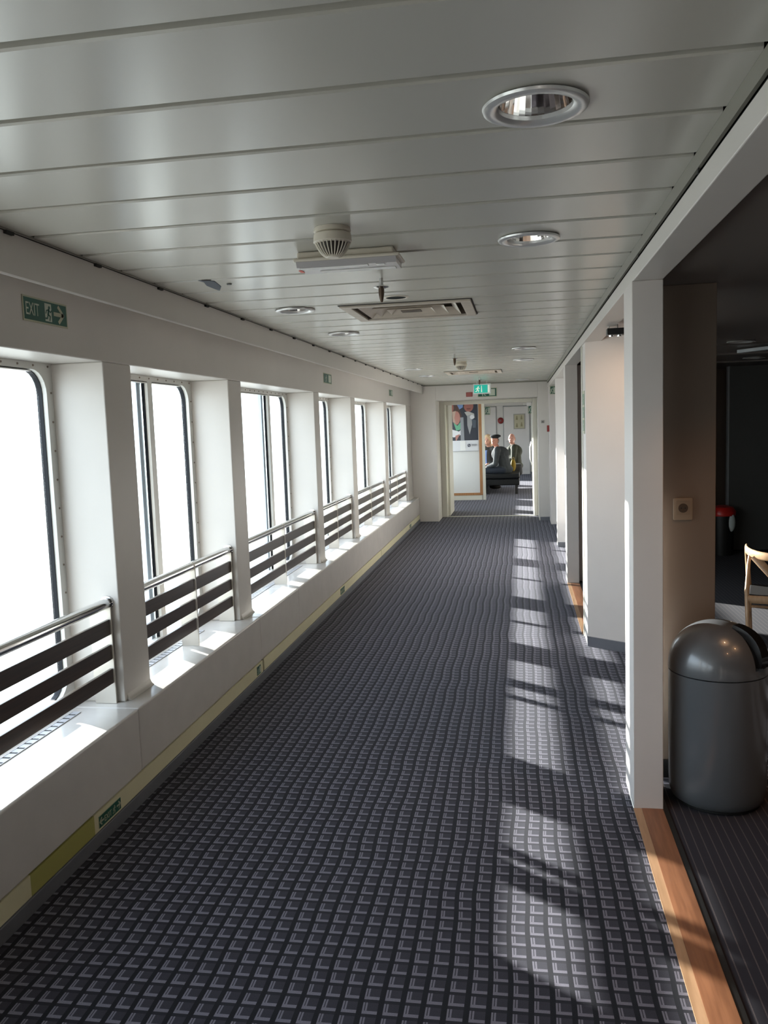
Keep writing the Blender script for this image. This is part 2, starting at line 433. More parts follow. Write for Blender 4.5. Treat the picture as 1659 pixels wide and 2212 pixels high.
# windows
def window(idx, y0, y1, labels, mull=None):
    nm = 'window_%d' % idx
    t = thing(nm, labels, 'window', (XG-.03, (y0+y1)/2, ZS), None, 'structure')
    hy0, hy1, hz0, hz1, r = y0+.05, y1-.05, .457, 1.888, .10
    M = Matrix(((0, 0, 1, 0), (1, 0, 0, 0), (0, 1, 0, 0), (0, 0, 0, 1)))
    inn = rrect(hy0, hy1, hz0, hz1, r)
    outr = rrect(y0+.0005, y1-.0005, ZS+.0005, ZT-.0005, .002)
    obj('window_frame', ring_plate(NB(), outr, inn, XG-.020, XG, M), WFRAME, t)
    bm = NB(); box(bm, XG-.0345, XG-.002, hy0+r, hy1-r, hz0+.0045, hz0+.010); box(bm, XG-.0345, XG-.002, hy0+r, hy1-r, hz1-.009, hz1-.0045); obj('gasket_glare_strip', bm, WFRAME, t)  # added pale strips over the gasket, standing in for bright sky glare
    obj('gasket', ring_plate(NB(), rrect(hy0-.005, hy1+.005, hz0-.005, hz1+.005, r+.005), rrect(hy0+.004, hy1-.004, hz0+.004, hz1-.004, r-.003), XG-.045, XG-.0201, M), RUBBER, t)
    obj('glass_pane', prism(NB(), rrect(hy0+.008, hy1-.008, hz0+.008, hz1-.008, r), XG-.040, XG-.035, M), GLASS, t)
    bm = NB()
    n = int((y1-y0)/.11)
    for i in range(n+1):
        y = y0+.03+(y1-y0-.06)*i/n
        for z in (ZS+.02, ZT-.014): lathe(bm, [(.005, 0), (.004, .004)], (0, 0, 0), 8, M=Matrix.Translation((XG, y, z)) @ Matrix.Rotation(PI/2, 4, 'Y'))
    for i in range(1, 12):
        z = ZS+(ZT-ZS)*i/12
        for y in (y0+.018, y1-.018): lathe(bm, [(.005, 0), (.004, .004)], (0, 0, 0), 8, M=Matrix.Translation((XG, y, z)) @ Matrix.Rotation(PI/2, 4, 'Y'))
    obj('frame_bolts', bm, mat('old_bolt', (.25, .2, .16), .5), t)
    if mull:
        mu = obj('mullion', B(XG-.022, XG-.001, mull, mull+.058, hz0-.002, hz1+.002), WFRAME, t)
        obj('gasket', B(XG-.0345, XG-.018, mull-.006, mull-.0005, hz0, hz1), RUBBER, mu)
        obj('outer_mullion', B(XG-.066, XG-.0405, mull-.055, mull+.002, hz0-.002, hz1+.002), mat('blue_grey_metal', (.50, .55, .66), .3), t)
    return t
WL = ['large window behind the camera, farthest back', 'large window beside the camera', 'nearest large window at the left edge, rounded corner, bright outside', 'narrow second window with white mullion between first and second pillars', 'third window with grey mullion, between second and third pillars', 'fourth window, mostly hidden behind the third pillar', 'fifth window, bright strip behind the fourth pillar', 'last corridor window, thin sliver next to the end wall']
MU = [None, None, None, 4.325, 6.53, None, None, None]
for i, (b, l, mu) in enumerate(zip(BAYS, WL, MU)): window(i+1, b[0], b[1], l, mu)

# outer wall of the far sitting area
bm = NB(); e2 = [13.62] + [e for b in FAR for e in b] + [25.9]
for i in range(0, len(e2), 2): box(bm, -2.07, -1.95, e2[i], e2[i+1], 0, 2.3)
for a, b in FAR: box(bm, -2.07, -1.95, a, b, 0, .45); box(bm, -2.07, -1.95, a, b, 1.95, 2.3)
struct(obj('wall_left', bm, WHITE), 'white outer wall of the sitting area beyond the doorway', 'wall')
for i, (a, b) in enumerate(FAR):
    t = thing('window_%d' % (9+i), 'window of the far sitting area, number %s from its doorway' % ('first', 'second', 'third', 'fourth', 'fifth')[i], 'window', (-2, (a+b)/2, .45), None, 'structure')
    M = Matrix(((0, 0, 1, 0), (1, 0, 0, 0), (0, 1, 0, 0), (0, 0, 0, 1)))
    obj('window_frame', ring_plate(NB(), rrect(a+.001, b-.001, .451, 1.949, .002), rrect(a+.05, b-.05, .50, 1.90, .1), -2.04, -2.0, M), WFRAME, t)
    obj('glass_pane', prism(NB(), rrect(a+.045, b-.045, .495, 1.905, .1), -2.035, -2.03, M), GLASS, t)

# end wall with the doorway
bm = NB()
box(bm, -1.94, -1.345, 13.62, 14.36, 0, 2.30); box(bm, .285, .56, 13.62, 14.36, 0, 2.30); box(bm, -1.345, .285, 13.62, 14.36, 1.985, 2.30)
struct(obj('wall_end', bm, WHITE, bevel=.004), 'white end wall around the far doorway', 'wall')
d = thing('door_1', 'far doorway in a cream steel frame with its door leaves folded back', 'doorway', (-.52, 14.38, 0), None, 'structure')
bm = NB(); box(bm, -1.344, -1.255, 14.26, 14.45, .007, 1.984); box(bm, .215, .284, 14.26, 14.45, .007, 1.984); box(bm, -1.255, .215, 14.26, 14.45, 1.925, 1.984)
obj('door_frame', bm, CREAM, d, bevel=.006)
lf = obj('door_leaf', B(-1.262, -1.218, 14.46, 15.30, .01, 1.95), CREAM, d, bevel=.004)
obj('door_seal', B(-1.264, -1.216, 14.455, 14.4595, .01, 1.95), CREAM, lf)
rf_ = obj('door_leaf', B(.205, .245, 14.46, 15.25, .01, 1.95), CREAM, d, bevel=.004)
hb = NB(); tube(hb, [(.19, 14.58, .85), (.165, 14.58, .95), (.165, 14.58, 1.15), (.19, 14.58, 1.25), (.204, 14.58, 1.25)], .010, 8)
obj('door_handle', hb, STEEL, rf_)
cl = NB(); box(cl, .12, .204, 14.47, 14.56, 1.86, 1.92); box(cl, .06, .12, 14.47, 14.50, 1.89, 1.905)
obj('door_closer', cl, STEEL, d, bevel=.003)
struct(obj('baseboard_end', B(.30, .45, 13.608, 13.62, 0, .06), GREY), 'grey skirting at the foot of the end wall, right of the doorway', 'skirting')
struct(obj('baseboard_end', B(-1.65, -1.35, 13.606, 13.618, 0, .012), GREY), 'thin grey skirting at the foot of the end wall, left of the doorway', 'skirting')
struct(obj('trim_10', B(-1.54, .437, 13.595, 13.62, 2.222, 2.24), TRIM), 'grey strip where the ceiling meets the end wall', 'ceiling edge')

# sitting area beyond
struct(obj('wall_back', B(-2.07, 1.7, 25.72, 25.9, 0, 2.3), WHITE), 'white back wall of the sitting area with doors', 'wall')
struct(obj('wall_right', B(1.2, 1.3, 14.36, 25.72, 0, 2.3), WHITE), 'white right wall of the sitting area beyond the doorway', 'wall')
struct(obj('baseboard_back', B(-1.9, 1.2, 25.70, 25.718, 0, .08), GREY), 'grey skirting of the far back wall', 'skirting')
for i, (a, b, lab) in enumerate([(-1.55, -.70, 'left white door in the far back wall'), (-.50, .30, 'right white door in the far back wall')]):
    t = thing('door_%d' % (i+2), lab, 'door', ((a+b)/2, 25.70, 0), None, 'structure')
    obj('door_leaf', B(a+.02, b-.02, 25.695, 25.715, .01, 2.06), PANEL, t, bevel=.003)
    bm = NB(); box(bm, a, a+.018, 25.69, 25.719, 0, 2.09); box(bm, b-.018, b, 25.69, 25.719, 0, 2.09); box(bm, a, b, 25.69, 25.719, 2.07, 2.09)
    obj('door_frame', bm, mat('grey_door_frame', (.28, .28, .27), .5), t)  # thin frame in one even mid grey
    bm = NB(); tube(bm, [(a+.09, 25.695, 1.02), (a+.09, 25.65, 1.02), (a+.20, 25.65, 1.02)], .01, 8)
    obj('door_handle', bm, STEEL, t)

# poster wall
t = struct(obj('wall_middle', B(-1.94, -.735, 17.52, 17.66, 0, 2.24), mat('poster_wall_paint', (.68, .68, .66), .4), bevel=.002), 'white partition wall with the poster, seen through the doorway', 'wall')
M = Matrix(((1, 0, 0, 0), (0, 0, 1, 0), (0, 1, 0, 0), (0, 0, 0, 1)))
bm = NB(); box(bm, -.845, -.785, 17.495, 17.519, .10, 2.2); struct(obj('trim_11', bm, PINE), 'upright orange-brown wood strip beside the poster', 'wood strip')
bm = NB(); box(bm, -1.90, -.845, 17.495, 17.519, .10, .15); struct(obj('trim_12', bm, PINE), 'level orange-brown wood strip low on the poster wall', 'wood strip')
struct(obj('trim_13', B(-.784, -.725, 17.48, 17.519, 0, 2.2), CREAM), 'cream corner post at the free end of the poster wall', 'corner post')
struct(obj('baseboard_middle', B(-1.90, -.80, 17.49, 17.519, 0, .095), CREAM), 'cream skirting of the poster wall', 'skirting')

# right side: beam, pillars, chamfered blocks, thresholds
bm = NB(); box(bm, .440, .552, -3.2, 13.62, 2.125, 2.186)
struct(obj('wall_right', bm, WHITE, bevel=.003), 'white header beam along the right edge of the corridor ceiling', 'beam')
struct(obj('trim_14', B(.4372, .446, -3.2, 13.6, 2.199, 2.24), TRIM), 'grey-green ceiling edge strip above the right beam', 'ceiling edge')
bm = NB(); box(bm, .452, .552, -3.2, 13.62, 2.187, 2.32)
for i in range(16): box(bm, .4385, .4405, -2+i*1.05, -1.985+i*1.05, 2.1865, 2.199)
struct(obj('trim_15', bm, GAP), 'dark shadow gap between ceiling and right beam', 'ceiling edge')
for y0, y1, lab in ((3.40, 3.655, 'white square pillar beside the bullet-shaped bin'), (8.28, 8.53, 'white square pillar past the second wooden threshold'), (-1.48, -1.225, 'white pillar behind the camera')):
    struct(obj('wall_right', B(.435, .552, y0, y1, 0, 2.125), PANEL, bevel=.003), lab, 'pillar')
bm = NB(); prism(bm, [(.45, 5.944), (.45, 6.27), (.57, 6.27), (1.10, 5.88), (1.06, 5.53)], 0, 2.125)
prism(bm, [(.555, 5.873), (.57, 6.27), (1.10, 5.88), (1.06, 5.53)], 2.1251, 2.15)
struct(obj('wall_right', bm, PANEL), 'pale slanted wall block past the near pillar', 'wall')
bm = NB(); prism(bm, [(.4465, 5.932), (.4465, 5.956), (.459, 5.943), (1.065, 5.532), (1.055, 5.515)], 0, .07)
struct(obj('baseboard_right', bm, GREY), 'grey skirting at the foot of the slanted wall', 'skirting')
struct(obj('trim_16', B(.443, .452, 6.20, 6.272, .002, 2.12), CREAM, bevel=.002), 'white upright edge trim on the slanted wall block', 'corner trim')
bm = NB(); prism(bm, [(.452, 10.86), (.452, 11.0), (.655, 11.7), (.66, 11.7), (.66, 10.72)], 0, 2.125)
struct(obj('wall_right', bm, PANEL), 'bluish white wall block further down on the right', 'wall')
struct(obj('baseboard_right', B(.452, .66, 10.70, 10.722, 0, .06), GREY), 'grey skirting of the far right wall block', 'skirting')
bm = NB(); box(bm, .452, .66, 13.10, 13.619, 0, 2.125); box(bm, .60, .66, 11.7, 13.1, 0, 2.125); box(bm, .552, .66, 8.4, 10.95, 0, 2.125)
struct(obj('wall_right', bm, PANEL), 'short grey return wall beside the end wall', 'wall')
for i, (a, b, lab) in enumerate([(.9, 3.398, 'long wooden threshold strip in front of the near pillar'), (6.272, 8.278, 'wooden threshold strip in front of the second pillar')]):
    t = thing('trim_%d' % (17+i), lab, 'threshold', (.49, (a+b)/2, 0), None, 'structure')
    obj('oak_board', B(.466, .55, a, b, -.02, .006), OAK, t)
    obj('pale_edge', B(.434, .4655, a, b, -.02, .005), OAKL, t)
struct(obj('trim_19', B(.5505, .571, .9, 3.65, -.02, .004), BLACK), 'black carpet edging right of the long wooden threshold', 'carpet edging')

# lounge shell
struct(obj('wall_lounge', B(.552, .822, 3.735, 3.98, 0, 2.15), TAUPE, bevel=.003), 'taupe brown wall stub behind the bin with a socket', 'wall')
struct(obj('baseboard_lounge', B(.552, .824, 3.722, 3.735, 0, .08), BLACK), 'black skirting behind the bin', 'skirting')
bm = NB(); box(bm, .66, 7.1, 10.8, 10.9, 0, 2.5); box(bm, 7, 7.1, -3.3, 10.9, 0, 2.5); box(bm, -2.1, 7.1, -3.4, -3.3, 0, 2.5)
struct(obj('wall_lounge', bm, DARKWALL), 'dark brown outer walls of the lounge', 'wall')
bm = NB(); box(bm, 1.3, 7.1, 10.9, 26, 2.2, 2.5); box(bm, 1.3, 1.7, 25.72, 26, 0, 2.5); box(bm, .66, 1.3, 10.9, 14.4, 2.125, 2.5); box(bm, .66, .72, 10.9, 14.4, 0, 2.2)
box(bm, -2.2, 7.1, 25.9, 26.0, 0, 2.55); box(bm, -2.2, 7.1, -3.5, -3.4, 0, 2.55); box(bm, -2.10, -2.03, -3.4, 26, 2.29, 2.55)
struct(obj('wall_light_seal', bm, GAP), 'unseen dark boxes added around the rooms to keep outside light out', 'wall')  # unseen closure, added so the sky cannot light the rooms through gaps
p = struct(obj('wall_lounge', B(2.385, 4.6, 10.2, 10.26, .02, 2.148), GREYPART), 'dark grey partition panel deep in the lounge', 'partition')
struct(obj('trim_20', B(2.370, 2.385, 10.19, 10.27, 0, 2.149), mat('pale_edge_metal', (.30, .32, .33), .4)), 'light metal edge of the dark grey partition', 'edge strip')

# ============================================================ THINGS
# guard rails
def rail(y0, y1, label, mids):
    yc = (y0+y1)/2
    t = thing('guard_rail', label, 'railing', (-1.81, yc, ZS), 'guard rails in the window bays')
    X = -1.815
    bm = NB(); tube(bm, [(X, y0+.012, .865), (X, y1-.012, .865)], .0235, 16)
    obj('handrail', bm, CHROME, t, smooth=True)
    posts = [y0+.014]+mids+[y1-.022]
    cutsy = [y0+.005]+mids+[y1-.005]
    for yy in posts:
        bm = NB(); box(bm, X-.075, X+.026, yy-.004, yy+.004, ZS+.001, .852)
        if yy in mids: tube(bm, [(X, yy-.006, .865), (X, yy+.006, .865)], .0265, 16)
        obj('post', bm, mat('satin_aluminium', (.60, .56, .50), .38, metal=.5), t, bevel=.0015)
    for z0, z1 in ((.728, .797), (.617, .684), (.510, .576)):
        for a, b in zip(cutsy, cutsy[1:]):
            obj('slat', B(X+.004, X+.019, a+.008, b-.008, z0, z1), SLAT, t, bevel=.002)
    for yy, s in ((y0+.002, 1), (y1-.002, -1)):
        bm = NB(); tube(bm, [(X, yy, .865), (X, yy+s*.006, .865)], .032, 16); obj('flange', bm, CHROME, t, smooth=True)
    return t
RL = ['slatted guard rail in the bay behind the camera, farthest back', 'slatted guard rail in the window bay beside the camera', 'nearest slatted guard rail, cut off by the left edge of the photo', 'slatted guard rail across the narrow second window', 'slatted guard rail across the third window, with one dividing post', 'slatted guard rail across the fourth window', 'slatted guard rail across the fifth window', 'last slatted guard rail, beside the end wall']
RM = [[-1.4], [.5], [2.42], [4.33], [6.12], [8.0], [9.9], [12.1]]
for b, l, m in zip(BAYS, RL, RM): rail(b[0], b[1], l, m)

# ledge vents
bm0 = None
VG = mat('vent_slot', (.03, .03, .028), .6)
first = None
vl = [(2.80, 'long slotted heater vent in the ledge under the nearest window'), (4.20, 'slotted heater vent in the ledge under the second window'), (6.2, 'slotted heater vent in the ledge under the third window'), (8.0, 'slotted heater vent in the ledge under the fourth window'), (9.9, 'slotted heater vent in the ledge under the fifth window'), (12.0, 'slotted heater vent in the ledge under the last window')]
for yc, lab in vl:
    L = .46 if yc > 3 and yc < 5 else .42
    if yc in (6.2, 9.9, 12.0): L = .75
    t = thing('ledge_vent', lab, 'vent', (-1.885, yc, ZS), 'heater vents in the window ledge')
    obj('slot', B(-1.929, -1.896, yc-L, yc+L, ZS+.0005, ZS+.0015), VG, t)
    bm = NB()
    n = int(2*L/.045)
    for i in range(n+1):
        y = yc-L+2*L*i/n; box(bm, -1.930, -1.8945, y-.0165, y+.0165, ZS+.0012, ZS+.003)
    box(bm, -1.933, -1.929, yc-L-.01, yc+L+.01, ZS+.0012, ZS+.004); box(bm, -1.8955, -1.8925, yc-L-.01, yc+L+.01, ZS+.0012, ZS+.004)
    obj('grille', bm, mat('vent_grille', (.50, .50, .52), .35), t)

# downlights
def downlight():
    t = thing('downlight', 'x', 'downlight', (0, 0, 0), 'round downlights in the corridor ceiling')
    bm = NB(); lathe(bm, [(.0815, .012), (.0815, .0005), (.104, -.0005), (.108, -.004), (.106, -.009), (.098, -.0125), (.084, -.011), (.076, -.004), (.074, .010), (.0795, .012)], (0, 0, 0), 48, cap=False)
    obj('trim_ring', bm, mat('satin_silver', (.66, .66, .65), .25, metal=.45), t, smooth=True)
    bm = NB(); lathe(bm, [(.074, .004), (.052, .100), (.028, .117)], (0, 0, 0), 34, cap=False)
    rf = obj('reflector', bm, mat('mirror_reflector', (.80, .77, .75), .06, metal=1), t)
    bm = NB(); lathe(bm, [(.0005, .118), (.08, .136)], (0, 0, 0), 24, cap=False); lathe(bm, [(.081, .137), (.081, .012)], (0, 0, 0), 24, cap=False)
    obj('housing', bm, GAP, t)
    bm = NB(); tube(bm, [(-.014, 0, .115), (-.014, 0, .065)], .008, 10); tube(bm, [(.014, 0, .115), (.014, 0, .065)], .008, 10)
    obj('lamp_tube', bm, mat('lamp_glass', (.75, .73, .70), .2), rf)
    return t
dlt = ['nearest large round downlight, top right of the ceiling', 'second round downlight on the right, past the smoke detector', 'third round downlight in the right row', 'fourth round downlight in the right row', 'last downlight of the right row, near the end wall', 'first round downlight of the left row, beside the ceiling diffuser', 'second round downlight of the left row', 'third round downlight of the left row', 'last downlight of the left row, near the end wall', 'round downlight above the camera']
dl = downlight()
for i, ((x, y), l) in enumerate(zip(holes_dl, dlt)):
    if i == 0: o = dl; o.location = (x, y, CZ); o['label'] = l
    else: dup(dl, (x, y, CZ), l)

# smoke detectors
IVORY = mat('ivory_plastic', (.62, .57, .48), .4)
t = thing('smoke_detector', 'round ivory smoke detector with ribbed dome, beside the white light box', 'smoke detector', (-.585, 2.70, CZ), 'smoke detectors')
SX, SY = -.585, 2.70
bm = NB(); lathe(bm, [(.058, 0), (.060, -.012), (.052, -.016)], (SX, SY, CZ-.0005), 40); obj('base', bm, IVORY, t, smooth=True)
bm = NB(); lathe(bm, [(.053, -.016), (.060, -.021), (.0625, -.045), (.055, -.050)], (SX, SY, CZ), 40); obj('collar', bm, IVORY, t, smooth=True)
bm = NB(); lathe(bm, [(.050, -.05), (.042, -.066), (.026, -.084)], (SX, SY, CZ), 32); obj('sensor_core', bm, mat('detector_dark', (.06, .05, .04), .6), t)
bm = NB()
for i in range(26):
    a = 2*PI*i/26; c, s = math.cos(a), math.sin(a)
    tube(bm, [(SX+r*c, SY+r*s, CZ+z) for r, z in ((.057, -.047), (.050, -.062), (.038, -.079), (.024, -.091))], .0022, 6)
lathe(bm, [(.026, -.087), (.026, -.091), (.018, -.094), (.0, -.0945)], (SX, SY, CZ), 24)
obj('dome_cage', bm, IVORY, t)
d2 = dup(t, (-.59, 8.75, CZ), 'small white round smoke detector further along the ceiling')

# sprinklers
def sprinkler(): 
    t = thing('sprinkler_head', 'x', 'sprinkler', (0, 0, 0), 'ceiling sprinkler heads')
    bm = NB(); lathe(bm, [(.009, 0), (.009, -.035)], (0, 0, 0), 12); obj('drop_pipe', bm, STEEL, t, smooth=True)
    bm = NB(); lathe(bm, [(.008, -.030), (.032, -.034), (.034, -.038), (.012, -.044)], (0, 0, 0), 24); obj('escutcheon', bm, CHROME, t, smooth=True)
    bm = NB(); lathe(bm, [(.013, -.042), (.012, -.07), (.007, -.096), (.004, -.102)], (0, 0, 0), 14); obj('nozzle', bm, mat('brass_dark', (.10, .07, .05), .35, metal=.7), t, smooth=True)
    return t
sp_ = sprinkler(); sp_.location = (-.585, 3.66, CZ); sp_['label'] = 'small metal sprinkler head just past the white light box'
dup(sp_, (-.585, 7.8, CZ), 'small dark sprinkler head before the far round smoke detector')
dup(sp_, (-.55, 11.9, CZ), 'sprinkler head in front of the hanging green exit sign')

# emergency light box
t = thing('emergency_light', 'long white ceiling light box with stickers behind the smoke detector', 'emergency light', (-.61, 3.07, CZ))
bm = NB(); box(bm, -.79, -.435, 3.02, 3.14, CZ-.026, CZ-.0005); obj('housing', bm, IVORY, t, bevel=.006)
bm = NB(); box(bm, -.80, -.412, 3.00, 3.16, CZ-.038, CZ-.0265); obj('end_plate', bm, IVORY, t, bevel=.005)
bm = NB(); M = Matrix(((0, 0, 1, 0), (1, 0, 0, 0), (0, 1, 0, 0), (0, 0, 0, 1)))
prism(bm, [(3.005, CZ-.0385), (3.155, CZ-.0385), (3.145, CZ-.058), (3.015, CZ-.058)], -.79, -.425, M)
df = obj('diffuser', bm, mat('frosted_grey_diffuser', (.40, .38, .38), .25), t)
bm = NB(); box(bm, -.78, -.77+.24, 3.02, 3.05, CZ-.0600, CZ-.0584); box(bm, -.50, -.47, 3.02, 3.05, CZ-.0600, CZ-.0584)
box(bm, -.72, -.44, 3.09, 3.13, CZ-.0600, CZ-.0584); obj('sticker', bm, mat('sticker_white', (.75, .74, .72), .5), df)
obj('sticker', B(-.795, -.782, 3.06, 3.10, CZ-.0602, CZ-.0584), mat('sticker_red', (.6, .08, .05), .5), df)['label'] = 'small red sticker'
# round speaker
t = thing('ceiling_speaker', 'small round dark ceiling speaker in front of the square diffuser', 'speaker', (-.60, 4.21, CZ))
bm = NB(); lathe(bm, [(.050, -.002), (.052, -.004), (.062, -.003), (.066, 0)], (-.60, 4.21, CZ-.0004), 36, cap=False); obj('rim', bm, IVORY, t, smooth=True)
bm = NB(); lathe(bm, [(.0505, -.0025), (.03, -.0015), (0.001, -.001)], (-.60, 4.21, CZ), 30, cap=False); obj('grille', bm, mat('speaker_grey', (.03, .033, .033), .9, spec=.05), t)
# diffusers
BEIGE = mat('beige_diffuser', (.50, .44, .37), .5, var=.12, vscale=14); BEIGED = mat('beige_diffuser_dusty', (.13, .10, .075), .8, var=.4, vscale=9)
def diffuser(cx, cy, lab):
    t = thing('air_diffuser', lab, 'air vent', (cx, cy, CZ), 'square air diffusers in the ceiling')
    M = Matrix.Translation((cx, cy, 0))
    sq = lambda a, b: [(-a, -b), (a, -b), (a, b), (-a, b)]
    obj('outer_frame', ring_plate(NB(), sq(.345, .31), sq(.290, .258), CZ-.012, CZ-.0008, M), BEIGE, t, bevel=.003)
    def cone(a0, b0, a1, b1, z0, z1):
        bm = NB(); lo = [bm.verts.new(M @ Vector((*p, z0))) for p in sq(a0, b0)]; hi = [bm.verts.new(M @ Vector((*p, z1))) for p in sq(a1, b1)]
        for i in range(4): bm.faces.new((lo[i], lo[(i+1) % 4], hi[(i+1) % 4], hi[i]))
        return bm
    for k, (a, b) in enumerate(((.262, .230), (.195, .168), (.125, .102))):
        o = obj('louvre_ring', cone(a, b, a-.045, b-.045, CZ-.006, CZ+.034), BEIGE, t)
        s = o.modifiers.new('s', 'SOLIDIFY'); s.thickness = .002
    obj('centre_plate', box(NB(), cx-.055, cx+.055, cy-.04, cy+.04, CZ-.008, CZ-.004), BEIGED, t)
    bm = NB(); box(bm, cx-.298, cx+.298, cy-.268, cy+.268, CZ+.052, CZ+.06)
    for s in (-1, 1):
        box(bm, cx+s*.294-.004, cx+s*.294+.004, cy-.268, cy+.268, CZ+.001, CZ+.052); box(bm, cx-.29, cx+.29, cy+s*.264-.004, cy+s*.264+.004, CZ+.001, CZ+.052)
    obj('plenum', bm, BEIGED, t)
    obj('dark_joint', ring_plate(NB(), sq(.352, .317), sq(.346, .311), CZ-.003, CZ-.0006, M), GAP, t)
diffuser(-.585, 4.70, 'large square beige air diffuser with dusty louvres, nearer of two')
diffuser(-.56, 10.60, 'square beige air diffuser near the hanging exit sign, farther of two')
# torn sticker and dot
t = thing('torn_tape', 'bluish grey scrap of tape stuck to the ceiling at left', 'tape', (-1.30, 3.56, CZ))
bm = NB(); prism(bm, [(-1.330, 3.43), (-1.285, 3.445), (-1.272, 3.47), (-1.290, 3.60), (-1.336, 3.705), (-1.340, 3.64), (-1.342, 3.56), (-1.322, 3.475)], CZ-.002, CZ-.0006); obj('scrap', bm, mat('grey_blue_tape', (.07, .08, .10), .7), t)
bm = NB(); lathe(bm, [(.0115, -.0006), (.010, -.006)], (-1.235, 3.55, CZ), 16); tag(obj('ceiling_plug', bm, mat('plug_grey', (.12, .12, .11), .5)), 'tiny round grey plug beside the tape scrap on the ceiling', 'plug')

# ---- signs
def runman(bm, M, x, y, s, z0, z1, flip=1):
    f = flip
    prism(bm, circ(x+f*.10*s, y+.80*s, .10*s), z0, z1, M)
    stroke(bm, [(x+f*.03*s, y+.66*s), (x-f*.06*s, y+.36*s)], .17*s, z0, z1, M)
    stroke(bm, [(x-f*.04*s, y+.36*s), (x+f*.16*s, y+.26*s), (x+f*.10*s, y+.02*s)], .10*s, z0, z1, M)
    stroke(bm, [(x-f*.07*s, y+.36*s), (x-f*.16*s, y+.12*s), (x-f*.36*s, y+.10*s)], .10*s, z0, z1, M)
    stroke(bm, [(x+f*.03*s, y+.64*s), (x+f*.22*s, y+.52*s), (x+f*.32*s, y+.62*s)], .07*s, z0, z1, M)
    stroke(bm, [(x, y+.64*s), (x-f*.22*s, y+.60*s), (x-f*.30*s, y+.42*s)], .07*s, z0, z1, M)
def arrow(bm, M, x, y, s, z0, z1, dx=1, dy=0):
    d = Vector((dx, dy)).normalized(); p = Vector((-d.y, d.x)); c = Vector((x, y))
    stroke(bm, [c-d*s*.5, c+d*s*.35], .22*s, z0, z1, M)
    stroke(bm, [c+d*s*.42, c-p*s*.42-d*s*.05], .2*s, z0, z1, M)
    stroke(bm, [c+d*s*.42, c+p*s*.42-d*s*.05], .2*s, z0, z1, M)
def sign(M, W, H, label, kind='exit', flip=1, name='exit_sign', border=True):
    t = thing(name, label, 'sign', M @ Vector((W/2, 0, 0)))
    obj('plate', prism(NB(), [(0, 0), (W, 0), (W, H), (0, H)], .0005, .003, M), LUMWHITE, t)
    m = H*.07 if border else H*.02
    obj('green_field', prism(NB(), [(m, m), (W-m, m), (W-m, H-m), (m, H-m)], .0031, .0036, M), GREEN, t)
    z0, z1 = .0037, .0042
    if kind == 'exit':
        obj('lettering', text_bm('EXIT', M @ Matrix.Translation((W*.045, H*.26, .0042)), H*.72, .0004, .66), GREENW, t)
        bm = NB(); prism(bm, [(W*.47, H*.14), (W*.62, H*.14), (W*.62, H*.86), (W*.47, H*.86)], z0, z1, M); obj('doorway_mark', bm, GREENW, t)
        bm = NB(); runman(bm, M, W*.55, H*.18, H*.66, z1+.0001, z1+.0006); obj('running_figure', bm, GREEN, t)
        bm = NB(); arrow(bm, M, W*.80, H*.5, H*.74, z0, z1); obj('arrow', bm, LUMWHITE, t)
    elif kind == 'man':
        bm = NB(); runman(bm, M, W*.30, H*.12, H*.76, z0, z1, flip); obj('running_figure', bm, GREENW, t)
        bm = NB(); prism(bm, [(W*.60, H*.15), (W*.90, H*.15), (W*.90, H*.85), (W*.60, H*.85)], z0, z1, M); obj('doorway_mark', bm, GREENW, t)
    elif kind == 'low':
        bm = NB(); arrow(bm, M, W*.10, H*.5, H*.66, z0, z1, -1); obj('arrow', bm, LUMWHITE, t); bm = NB(); arrow(bm, M, W*.90, H*.5, H*.66, z0, z1, 1); obj('arrow', bm, LUMWHITE, t)
        obj('lettering', text_bm('EXIT', M @ Matrix.Translation((W*.22, H*.22, .0042)), H*.72, .0004, .85), LUMWHITE, t)
        bm = NB(); runman(bm, M, W*.68, H*.14, H*.74, z0, z1); obj('running_figure', bm, LUMWHITE, t)
    return t
def LM(y, z, x=XW): return frame((x, y, z), (0, 1, 0), (0, 0, 1))
# wall_left normal must be +X: right=(0,1,0), up=z -> normal +X
sign(LM(2.812, 2.026), .30, .092, 'green EXIT sign with arrow above the nearest window')
sign(LM(7.49, 2.012), .33, .095, 'small green exit sign above the left wall, past the third pillar', 'man', 1)
sign(LM(11.37, 2.012), .32, .090, 'faint small green exit sign above the left wall near the end', 'man', 1)
sign(LM(2.90, .067, -1.6583), .18, .048, 'low green sign on the yellow strip, nearest to the camera', 'low', name='low_exit_sign', border=False)
sign(LM(4.905, .067, -1.6583), .075, .055, 'low small green sign under the second pillar', 'man', name='low_exit_sign', border=False)
sign(LM(7.39, .067, -1.6583), .18, .055, 'low green sign on the strip under the fourth window', 'low', name='low_exit_sign', border=False)
sign(LM(12.3, .067, -1.6583), .18, .050, 'low green sign on the strip near the end wall', 'low', name='low_exit_sign', border=False)
def EM(x, z, y=13.619): return frame((x, y, z), (1, 0, 0), (0, 0, 1))
sign(EM(-.665, 2.015), .31, .145, 'flat green escape sign on the end wall behind the hanging one', 'man', -1)
t = thing('wall_notice', 'small dark red notice above the far doorway', 'sign', (-.80, 13.619, 2.03))
obj('plate', prism(NB(), [(-.85, 2.03), (-.745, 2.03), (-.745, 2.10), (-.85, 2.10)], -13.619, -13.615, Matrix(((1, 0, 0, 0), (0, 0, -1, 0), (0, 1, 0, 0), (0, 0, 0, 1)))), RED, t)
bm = NB(); [box(bm, -.84, -.755, 13.6142, 13.6149, 2.045+i*.018, 2.052+i*.018) for i in range(3)]; obj('print_lines', bm, mat('pale_red_print', (.45, .2, .18), .5), t)
